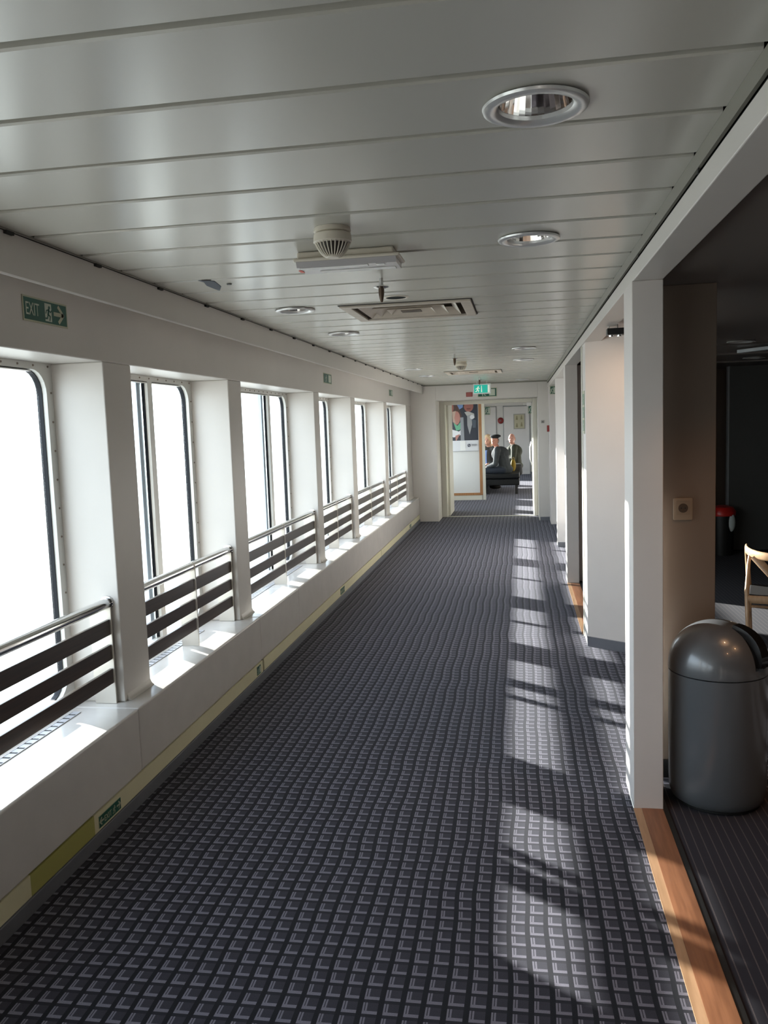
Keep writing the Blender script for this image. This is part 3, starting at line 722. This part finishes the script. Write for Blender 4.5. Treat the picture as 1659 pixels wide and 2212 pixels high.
# hanging illuminated exit sign
t = thing('hanging_exit_sign', 'lit turquoise exit sign hanging from the ceiling before the doorway', 'sign', (-.565, 13.0, CZ))
bm = NB(); box(bm, -.70, -.43, 12.985, 13.035, 2.045, 2.20); obj('light_box', bm, mat('white_sign_box', (.7, .72, .7), .35), t, bevel=.004)
M = EM(-.685, 2.062, 12.9845)
pf = obj('lit_panel', prism(NB(), [(0, 0), (.205, 0), (.205, .120), (0, .120)], 0, .0015, M), mat('lit_turquoise', (.01, .35, .28), .3, emit=(.01, .42, .32), estr=.55), t)
bm = NB(); runman(bm, M, .055, .012, .098, .0016, .0024, 1); obj('running_figure', bm, mat('lit_white', (.7, .75, .65), .3, emit=(.75, .8, .65), estr=.45), pf)
bm = NB(); prism(bm, [(.105, .012), (.122, .012), (.118, .110), (.110, .110)], .0016, .0024, M); obj('arrow', bm, MATS['lit_white'], pf)
obj('doorway_mark', prism(NB(), [(.21, .008), (.235, .008), (.235, .115), (.21, .115)], 0, .002, M), MATS['lit_white'], t)
bm = NB(); [tube(bm, [(x, 13.01, 2.20), (x, 13.01, CZ-.0005)], .004, 8) for x in (-.64, -.49)]; obj('suspension_rod', bm, STEEL, t)
# signs on right return wall + sliver sign
sign(EM(.462, 2.0, 13.0995), .085, .125, 'dark green sign high on the short grey return wall', 'man', 1)
t = thing('fire_call_point', 'red fire call point on the corner right of the doorway', 'call point', (.443, 13.33, 1.43))
obj('housing', box(NB(), .415, .4515, 13.28, 13.38, 1.43, 1.53), RED, t, bevel=.006)
obj('glass_window', box(NB(), .4135, .4152, 13.30, 13.36, 1.45, 1.505), mat('pale_glass', (.5, .5, .48), .2), t)
t = thing('thermostat', 'tiny grey wall button right of the far doorway', 'switch', (.36, 13.615, 1.565))
obj('plate', box(NB(), .335, .385, 13.607, 13.6195, 1.565, 1.61), mat('taupe_plastic', (.30, .28, .26), .5), t, bevel=.003)
obj('button', box(NB(), .35, .37, 13.602, 13.607, 1.58, 1.595), mat('dark_taupe', (.12, .11, .10), .5), t)
M = frame((.4495, 6.19, 1.50), (0, -1, 0), (0, 0, 1))
t = thing('edge_sign', 'tall narrow green and white sign on the corridor side of the slanted block', 'sign', (.449, 6.05, 1.50))
obj('plate', prism(NB(), [(0, 0), (.17, 0), (.17, .30), (0, .30)], .0005, .003, M), LUMWHITE, t)
bm = NB(); [prism(bm, [(.02, .02+i*.092), (.15, .02+i*.092), (.15, .095+i*.092), (.02, .095+i*.092)], .0031, .0036, M) for i in range(3)]
obj('green_field', bm, mat('sign_green_faded', (.12, .22, .14), .5), t)
bm = NB(); [runman(bm, M, .08, .025+i*.092, .07, .0037, .0042) for i in range(3)]; obj('running_figure', bm, GREENW, t)

# back wall fittings
def BM(x, z): return frame((x, 25.69, z), (1, 0, 0), (0, 0, 1))
sign(BM(-1.05, 1.84), .17, .25, 'green sign on the far back wall, left of the two', 'man', 1)
sign(BM(.25, 1.83), .17, .25, 'green sign on the far back wall, right of the two', 'man', 1)
bm = NB(); M = frame((-.575, 25.719, 1.655), (1, 0, 0), (0, 0, 1))
t = thing('alarm_bell', 'round dark red alarm bell between the far doors', 'alarm bell', (-.575, 25.71, 1.655))
lathe(bm, [(.092, .0), (.092, .03), (.075, .05), (.03, .06), (.001, .061)], (0, 0, 0), 32, M=M); obj('gong', bm, RED, t, smooth=True)
bm = NB(); lathe(bm, [(.02, .06), (.018, .07)], (0, 0, 0), 16, M=M); obj('centre_bolt', bm, MATS['dark_taupe'], t)
t = thing('framed_plan', 'framed yellowish safety plan hanging on the far right door', 'picture', (-.02, 25.69, 1.38))
M = BM(-.19, 1.38)
obj('frame', prism(NB(), [(0, 0), (.345, 0), (.345, .46), (0, .46)], 0, .012, M), mat('grey_picture_frame', (.33, .31, .28), .4), t)
obj('sheet', prism(NB(), [(.025, .025), (.32, .025), (.32, .435), (.025, .435)], .0121, .0135, M), mat('yellowed_paper', (.47, .42, .28), .6), t)
for x, y in ((.10, .33), (.24, .34), (.10, .11), (.24, .13)):
    bm = NB(); prism(bm, circ(x, y+.05, .018), .0136, .0142, M); prism(bm, [(x-.03, y-.05), (x+.03, y-.05), (x+.02, y+.03), (x-.02, y+.03)], .0136, .0142, M)
    obj('diagram', bm, mat('brown_print', (.26, .22, .12), .6), t)

# poster
t = thing('poster', 'large advert poster with two smiling faces and a white band below', 'poster', (-1.145, 17.50, 1.03))
M = frame((-1.475, 17.519, 1.03), (1, 0, 0), (0, 0, 1))
PW, PH = .615, 1.08
obj('sheet', prism(NB(), [(0, 0), (PW, 0), (PW, PH), (0, PH)], 0, .004, M), mat('poster_navy', (.018, .026, .045), .35), t)
lay = [.0041]
def pl(name, pts, m):
    z = lay[0]; lay[0] += .0004
    return obj(name, prism(NB(), pts, z, z+.0003, M), m, t)
bw = .27
pl('white_band', [(0, 0), (PW, 0), (PW, bw-.05), (0, bw-.05)], mat('poster_white', (.66, .67, .70), .35))
X = lambda v: .05+v*.555; Z = lambda v: .22+v*.86
def P2(l): return [(X(a), Z(b)) for a, b in l]
SKIN1 = mat('poster_skin_pink', (.42, .19, .16), .4); SKIN2 = mat('poster_skin_red', (.30, .11, .09), .4)
pl('sky_patch', P2([(.12, 1), (.50, 1), (.46, .80), (.30, .74)]), mat('poster_blue', (.16, .26, .52), .4))
pl('hair', P2([(0, 1), (.14, 1), (.30, .80), (.42, .60), (.30, .42), (0, .55)]), mat('poster_hair', (.07, .035, .03), .4))
pl('face', [(X(.03)+.05*math.cos(a), Z(.80)+.10*math.sin(a)) for a in [i*PI/10 for i in range(20)]], SKIN2)
pl('face', [(X(.22)+.075*math.cos(a), Z(.55)+.14*math.sin(a)) for a in [i*PI/10 for i in range(20)]], SKIN1)
pl('blonde_hair', P2([(.06, .70), (.20, .72), (.14, .55), (.18, .42), (.08, .45)]), mat('poster_blonde', (.45, .33, .27), .4))
pl('green_top', P2([(.10, .44), (.25, .36), (.34, .43), (.46, .42), (.34, .26), (.20, .24)]), mat('poster_green', (.12, .38, .24), .4))
pl('white_sleeve', P2([(-.08, .30), (.30, .22), (.46, .30), (.38, .14), (.10, .08), (-.08, .14)]), MATS['poster_white'])
pl('arm', P2([(.16, .12), (.34, .16), (.20, .0), (.17, .0)]), SKIN1)
pl('face', [(X(.68)+.10*math.cos(a), Z(.83)+.125*math.sin(a)) for a in [i*PI/10 for i in range(20)]], SKIN2)
pl('dark_hair', P2([(.46, 1), (.90, 1), (.90, .88), (.86, .95), (.70, .96), (.56, .93), (.50, .80)]), MATS['poster_hair'])
pl('smile', P2([(.59, .775), (.77, .775), (.73, .745), (.63, .745)]), mat('poster_lip', (.14, .04, .035), .4))
pl('collar', P2([(.52, .68), (.66, .70), (.88, .64), (.90, .54), (.78, .50), (.62, .58)]), mat('poster_grey_white', (.42, .42, .42), .4))
pl('tie', P2([(.62, .60), (.78, .62), (.80, .38), (.70, .14), (.62, .36)]), mat('poster_grey', (.30, .31, .33), .4))
pl('glove', circ(X(.80), Z(.56), .045), MATS['poster_white'])
pl('jacket_light', P2([(.80, .50), (.95, .48), (.93, .30), (.82, .30)]), mat('poster_slate', (.07, .09, .12), .4))
pl('light_column', P2([(.36, .56), (.48, .56), (.50, 0), (.36, 0)]), mat('poster_mid_grey', (.25, .27, .30), .4))
pl('white_panel', [(.235, .01), (.345, .01), (.345, .21), (.235, .21)], mat('poster_bright_white', (.78, .78, .77), .35))
M_ = M
lg = NB(); ring_plate(lg, circ(.42, .115, .033), circ(.42, .115, .020), .0115, .0120, M); prism(lg, [(.395, .085), (.41, .085), (.445, .145), (.43, .145)], .0121, .0126, M)
obj('logo_emblem', lg, mat('logo_dark', (.05, .06, .09), .4), t)
lg = NB(); [stroke(lg, [(.475+i*.028, .10), (.475+i*.028, .135), (.492+i*.028, .135), (.492+i*.028, .105)], .006, .0115, .0120, M) for i in range(4)]
obj('logo_letters', lg, mat('logo_grey', (.20, .21, .25), .4), t)
obj('lower_edge', prism(NB(), [(0, -.012), (PW, -.012), (PW, 0), (0, 0)], 0, .010, M), mat('poster_rail', (.35, .35, .35), .4), t)

# socket
t = thing('wall_socket', 'square beige power socket on the taupe wall above the bin', 'socket', (.686, 3.72, 1.155))
M = frame((.646, 3.7345, 1.155), (1, 0, 0), (0, 0, 1))
obj('plate', prism(NB(), rrect(0, .080, 0, .095, .006), 0, .010, M), mat('beige_socket', (.30, .24, .18), .4), t, bevel=.002)
obj('centre_cover', prism(NB(), rrect(.012, .068, .022, .082, .004), .0101, .013, M), mat('beige_socket2', (.27, .215, .16), .4), t)
bm = NB(); lathe(bm, [(.020, .0131), (.020, .0136)], (.04, .052, 0), 24, M=M); obj('plug_well', bm, mat('socket_dark', (.07, .05, .035), .5), t)
bm = NB(); lathe(bm, [(.003, .0137), (.003, .0142)], (.032, .052, 0), 10, M=M); lathe(bm, [(.003, .0137), (.003, .0142)], (.048, .052, 0), 10, M=M); obj('pin_hole', bm, BLACK, t)

# bin
BG = mat('bin_graphite', (.115, .122, .13), .30, metal=.25, coat=.3)
t = thing('waste_bin', 'tall dark grey bullet-shaped waste bin beside the white pillar', 'bin', (.788, 3.535, 0))
bx, by = .788, 3.535
bm = NB(); lathe(bm, [(.165, .012), (.180, .022), (.189, .05), (.1925, .10), (.193, .30), (.193, .555)], (bx, by, 0), 64); obj('body', bm, BG, t, smooth=True)
bm = NB(); lathe(bm, [(.160, 0), (.170, .006), (.170, .0195)], (bx, by, 0), 48); obj('base_ring', bm, BLACK, t, smooth=True)
prof = [(.186, .557), (.1945, .560), (.1945, .575)]
for i in range(1, 17):
    a = PI/2*i/16; prof.append((.1935*math.cos(a)**.95 if i < 16 else .0015, .578+.182*math.sin(a)))
bm = NB(); lathe(bm, prof, (bx, by, 0), 64); lid = obj('dome_lid', bm, BG, t, smooth=True)
def dome(a, th, r=1.0):   # point on dome: a azimuth, th elevation
    return Vector((bx+.1935*r*math.cos(th)*math.cos(a), by+.1935*r*math.cos(th)*math.sin(a), .578+.182*r*math.sin(th)))
az = math.radians(-46)
bm = NB()
n = 10
for i in range(n):      # arched handle: raised band with a thickness
    t0 = math.radians(8+58*i/n); t1 = math.radians(8+58*(i+1)/n)
    V = []
    for th in (t0, t1):
        k = .07+.11*math.sin(PI*(math.degrees(th)-8)/58)
        for da, rr in ((-.11, 1.01), (.11, 1.01), (.11, 1.02+k), (-.11, 1.02+k)):
            V.append(bm.verts.new(dome(az+da/max(.45, math.cos(th)), th, rr)))
    for q in range(4):
        bm.faces.new((V[q], V[(q+1) % 4], V[4+(q+1) % 4], V[4+q]))
    if i == 0: bm.faces.new(V[:4][::-1])
    if i == n-1: bm.faces.new(V[4:])
bmesh.ops.remove_doubles(bm, verts=bm.verts, dist=.0004)
obj('handle', bm, mat('glossy_black', (.008, .008, .008), .12), lid, smooth=True)
bm = NB()
for i in range(12):
    t0 = math.radians(5+62*i/12); t1 = math.radians(5+62*(i+1)/12)
    V = [bm.verts.new(dome(az+da, th, rr)) for th in (t0, t1) for da, rr in ((-.17, .99), (.17, .99), (.17, 1.012), (-.17, 1.012))]
    for q in range(4): bm.faces.new((V[q], V[(q+1) % 4], V[4+(q+1) % 4], V[4+q]))
    if i in (0, 11): bm.faces.new(V[:4] if i == 0 else V[4:])
obj('handle_seat', bm, MATS['glossy_black'], lid)

# lounge track light in the passage
t = thing('track_spotlight', 'short black bar light hanging in the passage behind the near pillar', 'light', (.60, 5.0, 2.10))
obj('black_bar', box(NB(), .50, .72, 4.97, 5.04, 2.075, 2.112), BLACK, t, bevel=.003)
bm = NB(); [lathe(bm, [(.014, 2.0755), (.012, 2.066)], (.525+i*.045, 5.005, 0), 14) for i in range(4)]; obj('lamp_cap', bm, CHROME, t)
bm = NB(); tube(bm, [(.512, 5.0, 2.111), (.512, 5.0, 2.1495)], .0035, 6); tube(bm, [(.56, 5.0, 2.111), (.56, 5.0, 2.1495)], .0035, 6); obj('hanger_rod', bm, STEEL, t)
struct(obj('ceiling', B(.5525, .845, 3.982, 5.5, 2.1502-.0010, 2.16-.0105), PANEL), 'white ceiling of the short passage behind the near pillar', 'ceiling')

ld = bpy.data.lights.new('spot_light', 'SPOT'); ld.energy = 16; ld.color = (1, .66, .42); ld.spot_size = math.radians(110); ld.spot_blend = .8; ld.shadow_soft_size = .03
lo = bpy.data.objects.new('spot_light', ld); COL.objects.link(lo); lo.parent = t; lo.location = (0, .02, -.05); lo.rotation_euler = (math.radians(48), 0, 0)
# lounge ceiling lights
def lamp(x, y, lab, warm=None):
    t = thing('lounge_downlight', lab, 'downlight', (x, y, 2.15), 'round downlights in the lounge ceiling')
    bm = NB(); lathe(bm, [(.06, -.001), (.10, -.002), (.104, -.008), (.085, -.012), (.07, -.003)], (x, y, 2.15), 32, cap=False); obj('trim_ring', bm, MATS['satin_silver'], t, smooth=True)
    bm = NB(); lathe(bm, [(.07, -.003), (.05, -.0015), (.001, -.0012)], (x, y, 2.15), 16, cap=False); obj('reflector', bm, MATS['mirror_reflector'], t)
    return t
lamp(1.66, 6.75, 'nearer round downlight in the dark lounge ceiling'); lamp(2.27, 8.75, 'farther round downlight in the dark lounge ceiling')
t = thing('ceiling_rail_light', 'slanted pale ceiling light at the right edge of the photo', 'light', (1.95, 7.2, 2.13))
bm = NB(); prism(bm, [(1.80, 7.45), (2.12, 6.95), (2.16, 6.98), (1.84, 7.48)], 2.108, 2.134); obj('housing', bm, MATS['pale_edge_metal'], t)
for i, (x, y) in enumerate(((1.25, 1.9), (1.75, 2.6), (1.05, 3.0))):
    t = thing('pendant_spot', 'small warm spot lamp in the lounge ceiling out of view, %s' % ('nearest', 'rightmost', 'by the bin')[i], 'spot lamp', (x, y, 2.15), 'warm spots above the lounge')
    bm = NB(); lathe(bm, [(.035, 0), (.035, -.05), (.028, -.055)], (x, y, 2.1495), 20, cap=False); obj('shade', bm, BLACK, t)
    bm = NB(); ball(bm, (x, y, 2.12), .022, u=12, v=8); obj('bulb', bm, mat('warm_bulb', (1, .6, .3), .3, emit=(1, .45, .17), estr=40), t)
    ld = bpy.data.lights.new('spot_light', 'SPOT'); ld.energy = 14; ld.color = (1, .55, .28); ld.spot_size = math.radians(120); ld.spot_blend = .7; ld.shadow_soft_size = .03
    lo = bpy.data.objects.new('spot_light', ld); COL.objects.link(lo); lo.location = (0, 0, -.06); lo.parent = t

# red-lidded tub with bag, deep in the lounge
t = thing('lidded_tub', 'red lidded tub with a white bag, half hidden by the grey partition', 'tub', (2.27, 10.0, 0))
bm = NB(); lathe(bm, [(.12, 0), (.13, .42), (.13, .455)], (2.27, 10.0, 0), 28); obj('tub_body', bm, BLACK, t, smooth=True)
bm = NB(); lathe(bm, [(.145, .455), (.15, .50), (.12, .55), (.05, .57), (.001, .572)], (2.27, 10.0, 0), 28); obj('red_lid', bm, mat('red_plastic', (.65, .02, .015), .3), t, smooth=True)
bm = NB(); ball(bm, (2.35, 9.90, .38), .07, .6, .5, 1.5, 14, 10); obj('white_bag', bm, mat('white_bag', (.6, .65, .62), .6, bump=.8, bscale=30), t, smooth=True)

# wishbone chair
def chair(x, y):
    t = thing('wishbone_chair', 'pale wooden wishbone chair with curved top rail at the right edge', 'chair', (x, y, 0))
    def ab(name, pts, r, flat=1, upv=None, seg=10):
        bm = NB(); tube(bm, [(x+p[0], y+p[1], p[2]) for p in pts], r, seg, flat=flat, upv=upv); return obj(name, bm, ASH, t, smooth=True)
    arc = [(.26*math.cos(a), .10-.26*math.sin(a)*1.05, (.708-.024*math.sin(a))) for a in [PI*i/16 for i in range(17)]]
    arc = [(.262, .20, .705)]+arc+[(-.262, .20, .705)]
    ab('top_rail', arc, [.014]+[.027]*17+[.014], .40, (0, 0, 1), 12)
    for s in (-1, 1):
        ab('leg', [(s*.21, -.19, 0), (s*.225, -.17, .25), (s*.235, -.13, .45), (s*.232, -.055, .62), (s*.225, -.03, .69)], [.010, .013, .015, .012, .010])
        ab('leg', [(s*.235, .25, 0), (s*.25, .235, .25), (s*.252, .23, .43), (s*.256, .15, .60), (s*.26, .10, .69)], [.012, .017, .018, .014, .011])
        ab('side_stretcher', [(s*.225, -.17, .22), (s*.25, .235, .24)], .010)
    ab('seat_rail', [(-.235, -.14, .405), (.235, -.14, .405)], .026, .45, (0, 0, 1))
    ab('seat_rail', [(-.25, .23, .40), (.25, .23, .40)], .022, .5, (0, 0, 1))
    for s in (-1, 1): ab('seat_rail', [(s*.235, -.14, .38), (s*.25, .23, .38)], .018, .6, (0, 0, 1))
    ab('front_stretcher', [(-.25, .235, .28), (.25, .235, .28)], .010)
    bm = NB()
    for s in (-1, 1): tube(bm, [(x+s*.195, y-.085, .680), (x+s*.10, y-.140, .58), (x+s*.02, y-.150, .485)], [.028, .024, .02], 10, flat=.35, upv=(1, 0, 0))
    tube(bm, [(x, y-.150, .51), (x, y-.14, .40)], [.024, .020], 10, flat=.4, upv=(1, 0, 0)); obj('back_splat', bm, ASH, t, smooth=True)
    bm = NB(); prism(bm, [(x-.225, y-.135), (x+.225, y-.135), (x+.245, y+.235), (x-.245, y+.235)], .418, .436); obj('woven_seat', bm, mat('dark_seat', (.014, .013, .013), .9, spec=.1, bump=.5, bscale=90), t, bevel=.008)
    return t
chair(1.70, 5.68).rotation_euler = (0, 0, math.radians(-19))

# bench in the sitting area
LEATH = mat('black_leather', (.010, .011, .012), .4, spec=.25)
t = thing('bench_sofa', 'dark back-to-back upholstered bench on short legs beyond the doorway', 'bench', (-.85, 19.8, 0))
obj('seat_base', box(NB(), -1.62, -.03, 18.72, 20.95, .20, .34), LEATH, t, bevel=.02)
obj('seat_cushion', box(NB(), -1.62, -.02, 18.70, 19.74, .345, .455), LEATH, t, bevel=.04, seg=3)
obj('seat_cushion', box(NB(), -1.62, -.02, 20.16, 20.97, .345, .455), LEATH, t, bevel=.04, seg=3)
obj('backrest', box(NB(), -1.60, .04, 19.76, 20.14, .345, .62), mat('charcoal_fabric', (.035, .034, .034), .7), t, bevel=.07, seg=4)
for x, y in ((-1.5, 18.85), (-.74, 18.85), (-.10, 18.80), (-1.5, 20.85), (-.74, 20.7), (-.10, 20.85)):
    obj('leg', box(NB(), x-.03, x+.03, y-.03, y+.03, 0, .199), BLACK, t)
tb = thing('yellow_bag', 'mustard yellow bag standing on the bench between the seated men', 'bag', (-.17, 19.60, .457))
bm = NB(); ball(bm, (-.17, 19.60, .60), .10, .62, .55, 1.42, 18, 12); obj('bag_body', bm, mat('mustard_cloth', (.30, .19, .01), .7, bump=.4, bscale=60), tb, smooth=True)
bm = NB(); tube(bm, [(-.20, 19.6, .73), (-.19, 19.6, .78), (-.155, 19.6, .785), (-.14, 19.6, .73)], .006, 8); obj('strap', bm, MATS['mustard_cloth'], tb)

# ---- people
def remesh(o, vox, sm=3):
    r = o.modifiers.new('r', 'REMESH'); r.mode = 'VOXEL'; r.voxel_size = vox; r.use_smooth_shade = True
    s = o.modifiers.new('s', 'SMOOTH'); s.factor = .5; s.iterations = sm
    dg = bpy.context.evaluated_depsgraph_get(); dg.update()
    me = bpy.data.meshes.new_from_object(o.evaluated_get(dg))
    o.modifiers.clear(); o.data = me
def rz(v, a): 
    c, s = math.cos(a), math.sin(a); return Vector((v[0]*c-v[1]*s, v[0]*s+v[1]*c, v[2]))
def person(lab, loc, face, head_turn, lean, skin, coat, trouser, shirt=None, hairm=None, style='bald', scarf=None, sw=.20, hands=((-.08, .42, .62), (.08, .42, .62))):
    """local frame: figure faces +Y, seat surface at z=.455, pelvis at the origin"""
    t = thing('person', lab, 'person', loc)
    O = Vector(loc)
    def G(p): return O+rz(p, face)
    pel = Vector((0, 0, .55)); chest = Vector((0, lean*.55, .88)); neck = Vector((0, lean, 1.045)); hd = Vector((0, lean*1.15+.025, 1.19))
    HR = Matrix.Rotation(face+head_turn, 4, 'Z')
    hw = O+rz(hd, face)
    def Hd(p): return hw+rz(p, face+head_turn)
    sh = [Vector((s*sw, lean*.95, .99)) for s in (-1, 1)]
    hip = [Vector((s*.09, .02, .53)) for s in (-1, 1)]
    knee = [Vector((s*.13, .46, .52)) for s in (-1, 1)]
    ank = [Vector((s*.13, .44, .09)) for s in (-1, 1)]
    hand = [Vector(h) for h in hands]
    elb = [(sh[i]+hand[i])/2+Vector(((-1, 1)[i]*.09, -.08, -.12)) for i in (0, 1)]
    bm = NB()
    ball(bm, G(pel), .15, 1.1, .85, .8); cap(bm, G(pel), G(chest), .13, .14); ball(bm, G(chest), .16, 1.05, .75, 1)
    cap(bm, G(chest), G(neck), .10, .055); cap(bm, G(neck), Hd((0, -.01, -.06)), .053, .052)
    ball(bm, hw+Vector((0, 0, .015)), .095, .82, 1.0, 1.22, M=HR); ball(bm, Hd((0, .025, -.045)), .062, .95, 1.05, 1.1, M=HR)   # skull, jaw
    cap(bm, Hd((0, .085, .015)), Hd((0, .112, -.022)), .010, .015)      # nose
    ball(bm, Hd((0, .088, -.062)), .022, 1.3, .6, .6, M=HR)              # lips
    ball(bm, Hd((0, .076, .034)), .03, 1.6, .6, .4, M=HR)                # brow
    for s in (-1, 1): ball(bm, Hd((s*.080, -.005, -.005)), .024, .4, .8, 1.3, M=HR)
    for i in (0, 1):
        cap(bm, G(neck-Vector((0, 0, .06))), G(sh[i]), .06, .068); cap(bm, G(sh[i]), G(elb[i]), .055, .042); cap(bm, G(elb[i]), G(hand[i]), .042, .026)
        cap(bm, G(hip[i]), G(knee[i]), .088, .062); cap(bm, G(knee[i]), G(ank[i]), .060, .038); cap(bm, G(ank[i]-Vector((0, .02, .04))), G(ank[i]+Vector((0, .14, -.05))), .036, .03)
        d = (hand[i]-elb[i]).normalized(); sd_ = Vector((1, 0, 0)); dn = Vector((0, 0, -1))
        ball(bm, G(hand[i]+d*.045), .042, .95, 1.05, .5)
        for k in range(4):
            b0 = hand[i]+d*.07+sd_*(k-1.5)*.019; l = (.034, .04, .037, .028)[k]
            p1 = b0+d*l; p2 = p1+d*l*.6+dn*.022
            cap(bm, G(b0), G(p1), .0095, .009, 8); cap(bm, G(p1), G(p2), .009, .008, 8)
        th = hand[i]+d*.02+sd_*(.035*(1 if i == 0 else -1)); cap(bm, G(th), G(th+d*.05+sd_*(.022*(1 if i == 0 else -1))), .011, .009, 8)
    body = obj('body', bm, skin, t); remesh(body, .0095)
    # eyes and mouth
    bm = NB(); [ball(bm, Hd((s*.031, .083, .015)), .0085, u=8, v=6) for s in (-1, 1)]; obj('eyes', bm, mat('eye_dark', (.03, .02, .02), .2), body)
    # coat
    bm = NB()
    ball(bm, G(pel+Vector((0, 0, -.01))), .175, 1.12, .95, .72); cap(bm, G(pel), G(chest), .165, .165); ball(bm, G(chest+Vector((0, 0, .01))), .185, 1.1, .82, .95)
    for i in (0, 1):
        cap(bm, G(neck-Vector((0, .01, .075))), G(sh[i]), .068, .082); cap(bm, G(sh[i]), G(elb[i]), .075, .060); cap(bm, G(elb[i]), G(elb[i]+(hand[i]-elb[i])*.86), .060, .045)
        cap(bm, G(hip[i]), G(hip[i]+Vector((0, .14, .01))), .10, .085)
    co = obj('coat', bm, coat, t); remesh(co, .012, 5)
    bm = NB()
    tube(bm, [G(neck+Vector((.075*math.cos(a), .065*math.sin(a)-.005, -.035+.012*math.cos(a)))) for a in [2*PI*i/14 for i in range(15)]], .024, 8)
    obj('collar', bm, coat, co, smooth=True)
    if shirt:
        bm = NB(); c0 = chest+Vector((0, .150, 0))
        tube(bm, [G(neck+Vector((0, .075, -.05))), G(chest+Vector((0, .153, .06))), G(chest+Vector((0, .160, -.06))), G(pel+Vector((0, .172, .08)))], [.035, .05, .048, .04], 12, flat=.35, upv=rz((1, 0, 0), face))
        obj('shirt', bm, shirt, t, smooth=True)
    bm = NB()
    for i in (0, 1):
        cap(bm, G(hip[i]), G(knee[i]), .100, .076); cap(bm, G(knee[i]), G(ank[i]+Vector((0, 0, .03))), .074, .056)
    tr = obj('trousers', bm, trouser, t); remesh(tr, .012, 3)
    for i in (0, 1):
        bm = NB(); ball(bm, G(ank[i]+Vector((0, .055, -.038))), .05, 1, 1, 1, M=Matrix.Rotation(face, 4, 'Z') @ Matrix.Diagonal((.95, 2.7, .98, 1)))
        obj('shoe', bm, mat('dark_shoe', (.02, .015, .012), .35), t, smooth=True)
    if style == 'beret':
        bm = NB(); ball(bm, Hd((-.012, -.012, .105)), .118, 1.05, 1.08, .36, 20, 12, M=HR); ball(bm, Hd((0, -.005, .075)), .093, .94, 1.1, .42, 20, 10, M=HR)
        obj('beret', bm, mat('black_wool', (.006, .006, .007), .9), t, smooth=True)
        bm = NB(); ball(bm, Hd((0, -.035, .0)), .092, .95, .9, .85, M=HR); obj('hair', bm, mat('grey_hair', (.16, .14, .12), .7), t, smooth=True)
    elif style == 'long':
        bm = NB(); ball(bm, Hd((0, -.022, .035)), .108, .92, 1.0, 1.08, 20, 14, M=HR)
        for s in (-1, 1):
            for k in range(5):
                x_ = s*(.058+.010*k); tube(bm, [Hd((x_*.9, -.02+.012*k, .06)), Hd((s*(.085+.003*k), .0+.004*k, -.03)), Hd((s*(.090+.006*k), -.015, -.16)), Hd((s*(.075+.008*k), -.03, -.24))], [.024, .022, .02, .008], 8)
        tube(bm, [Hd((0, -.09, .05)), Hd((0, -.10, -.08)), Hd((0, -.085, -.22))], [.06, .07, .04], 10)
        ho = obj('hair', bm, hairm, t); remesh(ho, .009, 3)
    elif style == 'bald':
        bm = NB()
        for s in (-1, 1): ball(bm, Hd((s*.066, -.035, .0)), .045, .45, 1.1, 1.0, M=HR)
        ball(bm, Hd((0, -.085, -.02)), .055, 1.1, .4, .9, M=HR)
        obj('hair', bm, mat('white_stubble', (.32, .28, .26), .8), t, smooth=True)
    return t
SK = mat('skin_ruddy', (.42, .19, .13), .5, spec=.35); SKf = mat('skin_light', (.50, .27, .19), .5, spec=.35)
person('seated person in black beret and dark grey coat, head turned to camera', (-.36, 19.08, 0), PI/2, math.radians(62), .16,
       SK, mat('dark_grey_coat', (.035, .04, .043), .85, var=.2, vscale=20), mat('navy_trousers', (.012, .018, .03), .8), style='beret', hands=((-.08, .40, .60), (.10, .38, .60)))
person('person with long blonde hair, blue shirt and dark open vest, behind the beret', (-.69, 19.57, 0), PI/2+.9, .35, .05,
       SKf, mat('dark_vest', (.03, .028, .025), .8), mat('dark_jeans', (.02, .025, .04), .8), shirt=mat('blue_shirt', (.16, .25, .50), .6),
       hairm=mat('blonde_hair', (.55, .38, .22), .55), style='long', sw=.16, hands=((-.10, .16, .66), (.08, .18, .64)))
person('bald person in dark olive jacket at the back of the bench', (-.13, 20.46, 0), PI/2+.12, 1.15, .04,
       mat('skin_sunlit', (.50, .24, .18), .45), mat('dark_olive_jacket', (.035, .038, .022), .8, var=.3, vscale=18), MATS['navy_trousers'], style='bald', sw=.155, hands=((-.09, .25, .68), (.09, .25, .68)))
